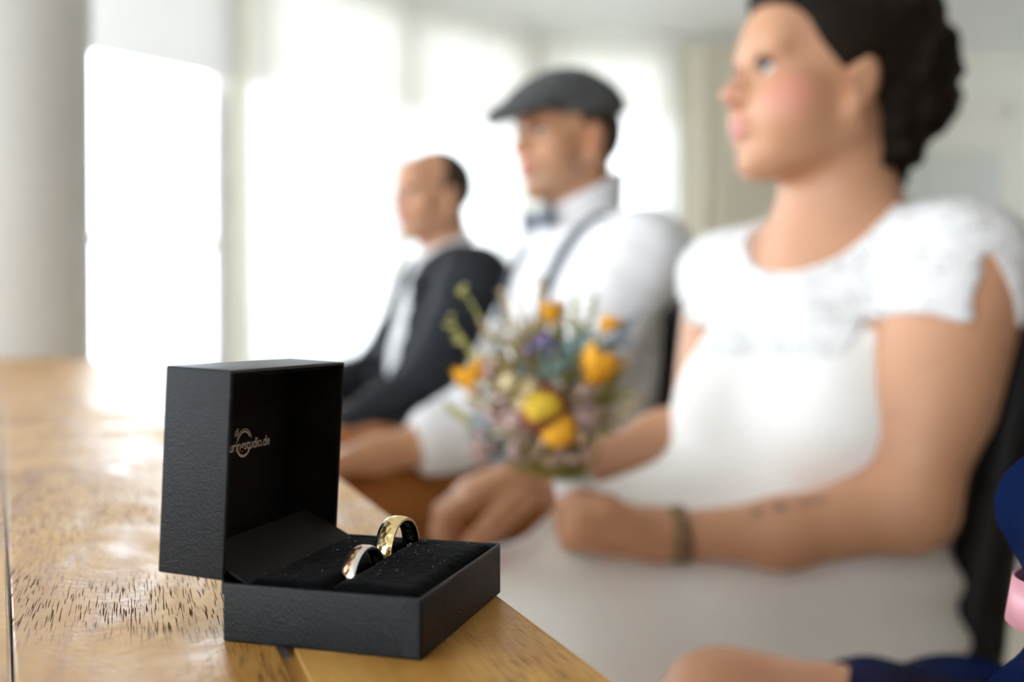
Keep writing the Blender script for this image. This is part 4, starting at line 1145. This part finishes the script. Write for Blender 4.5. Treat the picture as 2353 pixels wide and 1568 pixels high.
# ------------------------------------------------------------------ girl in navy at the right edge
def build_girl():
    person = empty('person', (.56, .58, 0)); tag(person, 'seated child in navy tulle dress with pink ribbon, cut off at the right edge', 'person')
    f = V(-.98, .2, 0); f /= np.linalg.norm(f); l = V(-f[1], f[0], 0)
    hipF = V(.54, .60, .535); hipN = hipF + l * .13
    kF = at(1665, 1655, .69); kN = kF + l * .12 + V(.02, 0, -.01)
    tor = (hipF + hipN) / 2; ch = tor + V(.0, -.01, .24)
    sF, sN = ch + V(-.01, .10, .06), ch + V(-.01, -.10, .06)
    cuff = V(.2135, .352, .7425); el = V(.31, .375, .785); wr = cuff - UP * .085 + V(.01, .02, 0)
    S = SDF((.05, .28, 0), (.80, .86, 1.2), .006)
    S.ell(tor + UP * .02, (.09, .13, .09), None, .04); S.ell(tor + UP * .14, (.08, .105, .12), None, .05); S.ell(ch, (.085, .11, .11), None, .04)
    for h_, k_ in ((hipF, kF), (hipN, kN)): S.cone(h_, k_, .062, .046, .03); S.cone(k_, k_ - UP * .38 + f * .01, .043, .028, .02); S.cone(k_ - UP * .39, k_ - UP * .4 + f * .12, .028, .022, .02)
    hc = ch + UP * .235
    S.cone(ch + UP * .08, hc, .04, .04, .03); p = head_sdf(S, hc + UP * .02, rot_of(f), .86, .014)
    S.chain([sN, el, wr], [.040, .030, .020], .02); el2 = sF + V(-.09, .06, -.16); wr2 = V(.47, .68, .575); S.chain([sF, el2, wr2], [.040, .030, .022], .02)
    kn = [wr + V(-.01, .012 * i - .02, -.055) for i in range(4)]
    hand(S, wr, kn, [[k_, k_ + V(-.006, .006, -.02), k_ + V(-.004, .012, -.036)] for k_ in kn], [wr + V(-.02, 0, -.02), wr + V(-.03, .01, -.05)], .02, .0068)
    hand(S, wr2, [wr2 + V(-.06, .012 * i - .02, -.004) for i in range(4)], [[wr2 + V(-.06, .012 * i - .02, -.004), wr2 + V(-.09, .012 * i - .02, -.01), wr2 + V(-.105, .012 * i - .02, -.02)] for i in range(4)], [wr2 + V(-.02, -.02, 0), wr2 + V(-.05, -.032, -.01)], .02, .0068)
    me = S.mesh('person_body'); tone(me, (.60, .31, .185), []); link('body', me, M['skin'], person)
    face_parts(person, p, .86, rot_of(f), True)
    Hr = SDF(hc - .2, hc + .22, .006); R = rot_of(f); Hr.ell(p(-.03, 0, .045), np.array([.10, .083, .088]) * .86, R, 0); Hr.half(p(.04, 0, .04), R @ V(.8, 0, -.6), .01); Hr.cone(p(-.09, 0, .0), p(-.10, 0, -.15), .045, .03, .03)
    link('hair', Hr.mesh('hair'), M['hair_brown'], person)
    # bodice and skirt over the thighs
    S = SDF((.05, .28, .2), (.82, .86, 1.0), .006)
    S.ell(tor + UP * .14, (.092, .118, .13), None, .05); S.ell(ch, (.096, .12, .115), None, .04); S.half(V(0, 0, ch[2] + .07), (0, 0, 1))
    q0 = hipF + (kF - hipF) * .0
    for h_, k_ in ((hipF, kF), (hipN, kN)): S.cone(h_, h_ + (k_ - h_) * .90, .090, .052, .05)
    S.cone(tor, tor + UP * .04, .13, .12, .05)
    S.warp(lambda X, Y, Z: .006 * np.sin(X * 95 + Y * 30) * np.clip((.68 - Z) / .1, 0, 1))
    e_ = hipF + (kF - hipF) * .93; S.half(e_, -(hipF - kF) + UP * .45, .01)
    link('skirt', S.mesh('skirt'), M['tulle'], person)
    # puffed sleeve, ribbon tied cuff, ruffle
    S = SDF((.05, .24, .60), (.62, .60, .98), .003)
    S.ell(cuff + UP * .034 + V(.004, 0, 0), (.041, .040, .026), None, .01); S.chain([sN, el, cuff + UP * .02], [.055, .046, .024], .02)
    S.cone(cuff + UP * .015, cuff - UP * .012, .025, .0255, .01)
    S.cone(cuff - UP * .010, cuff - UP * .075, .020, .075, .008); S.half(cuff - UP * .065, (0, 0, -1), .003)
    def ruf(X, Y, Z):
        a = np.arctan2(Y - cuff[1], X - cuff[0]); return .0024 * np.sin(a * 11 + np.sin(Z * 90) * 1.2) * np.clip(np.abs(Z - cuff[2]) / .03, 0, 1)
    S.warp(ruf); S.half(ch + V(0, 0, .3), (0, 0, 1))
    link('puffed_sleeve', S.mesh('puffed_sleeve'), M['tulle'], person)
    # ribbon
    rb = empty('ribbon', tuple(cuff)); rb.parent = person; bpy.context.view_layer.update(); rb.matrix_parent_inverse = person.matrix_world.inverted(); bpy.context.view_layer.update()
    bm = bmesh.new(); rows = []
    for i in range(40):
        a = 2 * math.pi * i / 40; n = Vector((math.cos(a), math.sin(a), 0))
        rows.append([bm.verts.new(Vector(cuff) + n * (r_ + .0006 * math.sin(5 * a)) + Vector((0, 0, z_))) for r_, z_ in ((.0320, .0085), (.0330, .0090), (.0355, -.0078), (.0345, -.0080))])
    for a, b in zip(rows, rows[1:] + rows[:1]):
        for k_ in range(4): bm.faces.new((a[k_], a[(k_ + 1) % 4], b[(k_ + 1) % 4], b[k_]))
    link('ribbon_band', bm_mesh('ribbon_band', bm), M['pink'], rb, True)
    for e in (-1, 1):
        bm = bmesh.new(); c_ = Vector(cuff) + Vector((.014, -.031, 0))
        tube_bm(bm, [c_, c_ + Vector((.022 * e, -.006, .010)), c_ + Vector((.034 * e, -.004, .0)), c_ + Vector((.02 * e, -.006, -.010)), c_], [.003, .006, .007, .006, .003], 8); link('bow_loop', bm_mesh('bow_loop', bm), M['pink'], rb, True)
build_girl()

# ------------------------------------------------------------------ bouquet
FL = {k: mat('petal_' + k, c, .7) for k, c in dict(orange=(.92, .45, .02), yellow=(.72, .48, .03), green=(.36, .34, .08), lime=(.58, .55, .20), teal=(.30, .44, .44), mauve=(.72, .54, .50), violet=(.28, .24, .48),
      white=(.80, .80, .78), straw=(.64, .52, .30), rust=(.22, .045, .015), moss=(.25, .24, .09), blue=(.42, .48, .54)).items()}
BD_ = .98
hb, ht = Vector(at(1338, 1262, .988)), Vector(at(1318, 1085, .988))
bq = empty('bouquet', tuple(hb)); tag(bq, "round dried flower bouquet with orange and mauve blooms in the bride's hand", 'bouquet')
bpy.context.view_layer.update()
AX = (ht - hb).normalized(); HC = Vector(at(1245, 880, .985))
rg = random.Random(21)
bm = bmesh.new(); tube_bm(bm, [hb + AX * .002, hb.lerp(ht, .5), ht], [.0150, .0160, .0195], 16); link('stem_bundle', bm_mesh('stem_bundle', bm), FL['moss'], bq, True)
bm = bmesh.new(); rows = 26; tube_bm(bm, [hb.lerp(ht, .30 + .62 * i / rows) + Vector((0, 0, 0)) for i in range(rows + 1)], [.0172 + .0012 * abs(math.sin(i * .9)) + .003 * i / rows for i in range(rows + 1)], 20)
link('ribbon_wrap', bm_mesh('ribbon_wrap', bm), M['ribbon'], bq, True)
def stem_to(p, nm='stem', r=.0012, mt='green'):
    bm = bmesh.new(); p = Vector(p); tube_bm(bm, [ht - AX * .01, ht.lerp(p, .5) + (p - HC) * .12, p], [r * 1.2, r, r], 6); return link(nm, bm_mesh(nm, bm), FL[mt], bq, True)
def petal_bm(bm, c, d, side, L_, w_, cup=.3, n=4):
    """one curved petal from c along d"""
    d = Vector(d).normalized(); side = Vector(side); side = (side - d * side.dot(d)).normalized(); nn = d.cross(side)
    rows = []
    for i in range(n + 1):
        t = i / n; ww = w_ * math.sin(math.pi * min(.12 + t * .86, 1)) ; cen = Vector(c) + d * L_ * t + nn * (cup * L_ * math.sin(t * 2.2) * .5)
        rows.append([bm.verts.new(cen - side * ww + nn * ww * .35), bm.verts.new(cen), bm.verts.new(cen + side * ww + nn * ww * .35)])
    for a, b in zip(rows, rows[1:]):
        for k_ in range(2): bm.faces.new((a[k_], a[k_ + 1], b[k_ + 1], b[k_]))
def out_dir(p):
    d = (Vector(p) - (HC - AX * .05)); return d.normalized()
def tulip(p, mt, d=None, L_=.03, w_=.009, n=6, spread=.3, name='flower'):
    p = Vector(p); d = Vector(d).normalized() if d is not None else out_dir(p)
    a = d.orthogonal().normalized(); b = d.cross(a)
    st = stem_to(p - d * L_ * .4); bm = bmesh.new()
    for i in range(n):
        t = 2 * math.pi * i / n + rg.random() * .3; r_ = a * math.cos(t) + b * math.sin(t)
        petal_bm(bm, p - d * L_ * .5 + r_ * .002, d + r_ * spread, d.cross(r_), L_ * rg.uniform(.85, 1.1), w_, -.35)
    bmesh.ops.create_icosphere(bm, subdivisions=2, radius=w_ * .75, matrix=Matrix.Translation(p - d * L_ * .1) @ d.to_track_quat('Z', 'Y').to_matrix().to_4x4() @ Matrix.Diagonal((1, 1, L_ / w_ * .55, 1)))
    o = link(name, bm_mesh(name, bm, False), FL[mt], bq, True); return o
def ball(p, mt, r=.014, sq=(1, 1, .85), name='flower'):
    p = Vector(p); stem_to(p); d = out_dir(p); bm = bmesh.new()
    bmesh.ops.create_icosphere(bm, subdivisions=4, radius=1)
    for v in bm.verts: v.co *= 1 + .05 * math.sin(v.co.x * 23) * math.sin(v.co.y * 23 + 1) * math.sin(v.co.z * 23 + 2)
    bmesh.ops.transform(bm, verts=bm.verts, matrix=Matrix.Translation(p) @ d.to_track_quat('Z', 'Y').to_matrix().to_4x4() @ Matrix.Diagonal((r * sq[0], r * sq[1], r * sq[2], 1)))
    return link(name, bm_mesh(name, bm), FL[mt], bq, True)
def cluster(p, mt, R_=.016, n=26, r=.0042, name='flower_cluster'):
    p = Vector(p); stem_to(p); bm = bmesh.new()
    for i in range(n):
        v = Vector((rg.gauss(0, 1), rg.gauss(0, 1), rg.gauss(0, 1))).normalized() * R_ * rg.uniform(.4, 1); d = v.normalized(); a = d.orthogonal().normalized(); b = d.cross(a)
        for k_ in range(5):
            t = 2 * math.pi * k_ / 5; q = a * math.cos(t) + b * math.sin(t); petal_bm(bm, p + v, q + d * .5, d.cross(q), r * 1.5, r * .6, .2, 2)
    return link(name, bm_mesh(name, bm, False), FL[mt], bq, True)
def sprig(p, mt, d=None, L_=.05, n=12, lw=.0045, ll=.011, name='sprig'):
    p = Vector(p); d = Vector(d).normalized() if d is not None else out_dir(p); base = p - d * L_ * .5
    st = stem_to(base); bm = bmesh.new(); tube_bm(bm, [base, base + d * L_], [.0009, .0004], 5); a = d.orthogonal().normalized(); b = d.cross(a)
    for i in range(n):
        t = i / n; an = i * 2.4; q = a * math.cos(an) + b * math.sin(an); petal_bm(bm, base + d * L_ * (.15 + .85 * t), d * .8 + q, d.cross(q), ll * (1.1 - .4 * t) * min(1, L_ / .035), lw * min(1, L_ / .035), .3, 3)
    return link(name, bm_mesh(name, bm, False), FL[mt], bq, True)
P_ = lambda x, y, dd=.95: at(x, y, dd)
# filler core of moss-green leaves
bm = bmesh.new()
for i in range(420):
    v = Vector((rg.gauss(0, 1), rg.gauss(0, 1), rg.gauss(0, 1))).normalized(); q = HC - AX * .010 + v * rg.uniform(.02, .066); d = (v + AX * .4).normalized()
    petal_bm(bm, q, d, d.orthogonal(), rg.uniform(.012, .024), rg.uniform(.003, .005), .3, 3)
tag(link('filler_leaves', bm_mesh('filler_leaves', bm, False), FL['straw'], bq, True), kind='stuff')
bm = bmesh.new()
for i in range(240):
    v = Vector((rg.gauss(0, 1), rg.gauss(0, 1), rg.gauss(0, 1))).normalized(); q = HC - AX * .010 + v * rg.uniform(.03, .070); d = (v + AX * .5).normalized()
    petal_bm(bm, q, d, d.orthogonal(), rg.uniform(.014, .026), rg.uniform(.003, .005), .3, 3)
tag(link('olive_leaves', bm_mesh('olive_leaves', bm, False), FL['green'], bq, True), kind='stuff')
bm = bmesh.new()
for i in range(46):
    a = rg.random() * 6.28; q = ht + AX * rg.uniform(-.005, .03); d = AX + Vector((math.cos(a), math.sin(a), 0)) * .55
    petal_bm(bm, q, d, d.orthogonal(), rg.uniform(.05, .075), .006, .1, 4)
tag(link('collar_leaves', bm_mesh('collar_leaves', bm, False), FL['moss'], bq, True), kind='stuff')
LT = Vector((-1, 0, 0)); UPV = Vector((0, 0, 1))
tulip(P_(1082, 868), 'orange', UPV + LT * .35, .036, .010)
tulip(P_(1266, 716, .97), 'orange', UPV, .026, .008)
tulip(P_(1372, 836, .94), 'orange', Vector((.55, 0, 1)), .048, .0125)
tulip(P_(1398, 742, .96), 'orange', Vector((.7, 0, 1)), .022, .006)
ball(P_(1282, 986, .925), 'orange', .0175); ball(P_(1246, 936, .925), 'rust', .024, (1, 1, .5)); ball(P_(1246, 934, .915), 'yellow', .0155, (1.15, .85, .8))
ball(P_(1236, 944, .912), 'yellow', .011)
for (x, y, dd, r_) in ((1290, 800, .95, .016), (1330, 815, .945, .018), (1310, 850, .945, .015), (1265, 830, .945, .013), (1345, 790, .955, .014)): cluster(P_(x, y, dd), 'teal', r_)
cluster(P_(1250, 790, .945), 'violet', .009, 16); cluster(P_(1222, 812, .945), 'violet', .007, 10)
for (x, y, dd, r_) in ((1326, 925, .93, .017), (1340, 960, .935, .015), (1264, 1030, .94, .015), (1325, 1028, .945, .013), (1128, 855, .95, .015), (1108, 1012, .955, .016), (1165, 905, .945, .014), (1190, 970, .935, .015), (1150, 950, .945, .014), (1205, 1030, .95, .014), (1122, 1045, .96, .013)): cluster(P_(x, y, dd), 'mauve', r_)
for (x, y, dd, r_) in ((1105, 985, .95, .014), (1145, 1040, .955, .013), (1200, 870, .94, .012), (1420, 800, .97, .012)): cluster(P_(x, y, dd), 'blue', r_)
for (x, y, dd, r_) in ((1108, 908, .94, .013), (1420, 830, .965, .013), (1180, 780, .965, .016), (1140, 770, .97, .013), (1120, 812, .96, .012)): cluster(P_(x, y, dd), 'white', r_, 18)
for (x, y, dx_, L_, mt_) in ((1068, 965, -1.2, .045, 'lime'), (1352, 745, .25, .055, 'green'), (1396, 880, .9, .050, 'lime'), (1320, 735, .05, .045, 'lime'),
        (1172, 735, -.3, .06, 'straw'), (1205, 760, -.15, .06, 'straw'), (1118, 760, -.55, .025, 'straw'), (1232, 850, -.1, .04, 'straw'), (1195, 830, -.3, .045, 'straw'), (1255, 880, 0, .04, 'green'), (1300, 900, .2, .035, 'green'), (1290, 760, .1, .05, 'straw'),
        (1430, 950, 1.0, .045, 'straw'), (1225, 1000, -.2, .035, 'green'), (1180, 1010, -.6, .04, 'straw'), (1245, 700, -.05, .05, 'straw'), (1370, 940, .8, .03, 'moss'), (1410, 780, .7, .04, 'blue'), (1440, 750, .8, .04, 'blue')):
    sprig(P_(x, y, .955 if y > 780 else .97), mt_, Vector((dx_, 0, 1)), L_)
for (x, y, r_) in ((1066, 666, .005), (1034, 738, .006), (1052, 774, .005)): cluster(P_(x, y, .97), 'lime', r_, 10, .0024)
for (x, y) in ((1205, 925), (1215, 890), (1170, 880)): ball(P_(x, y, .925), 'straw', .010)
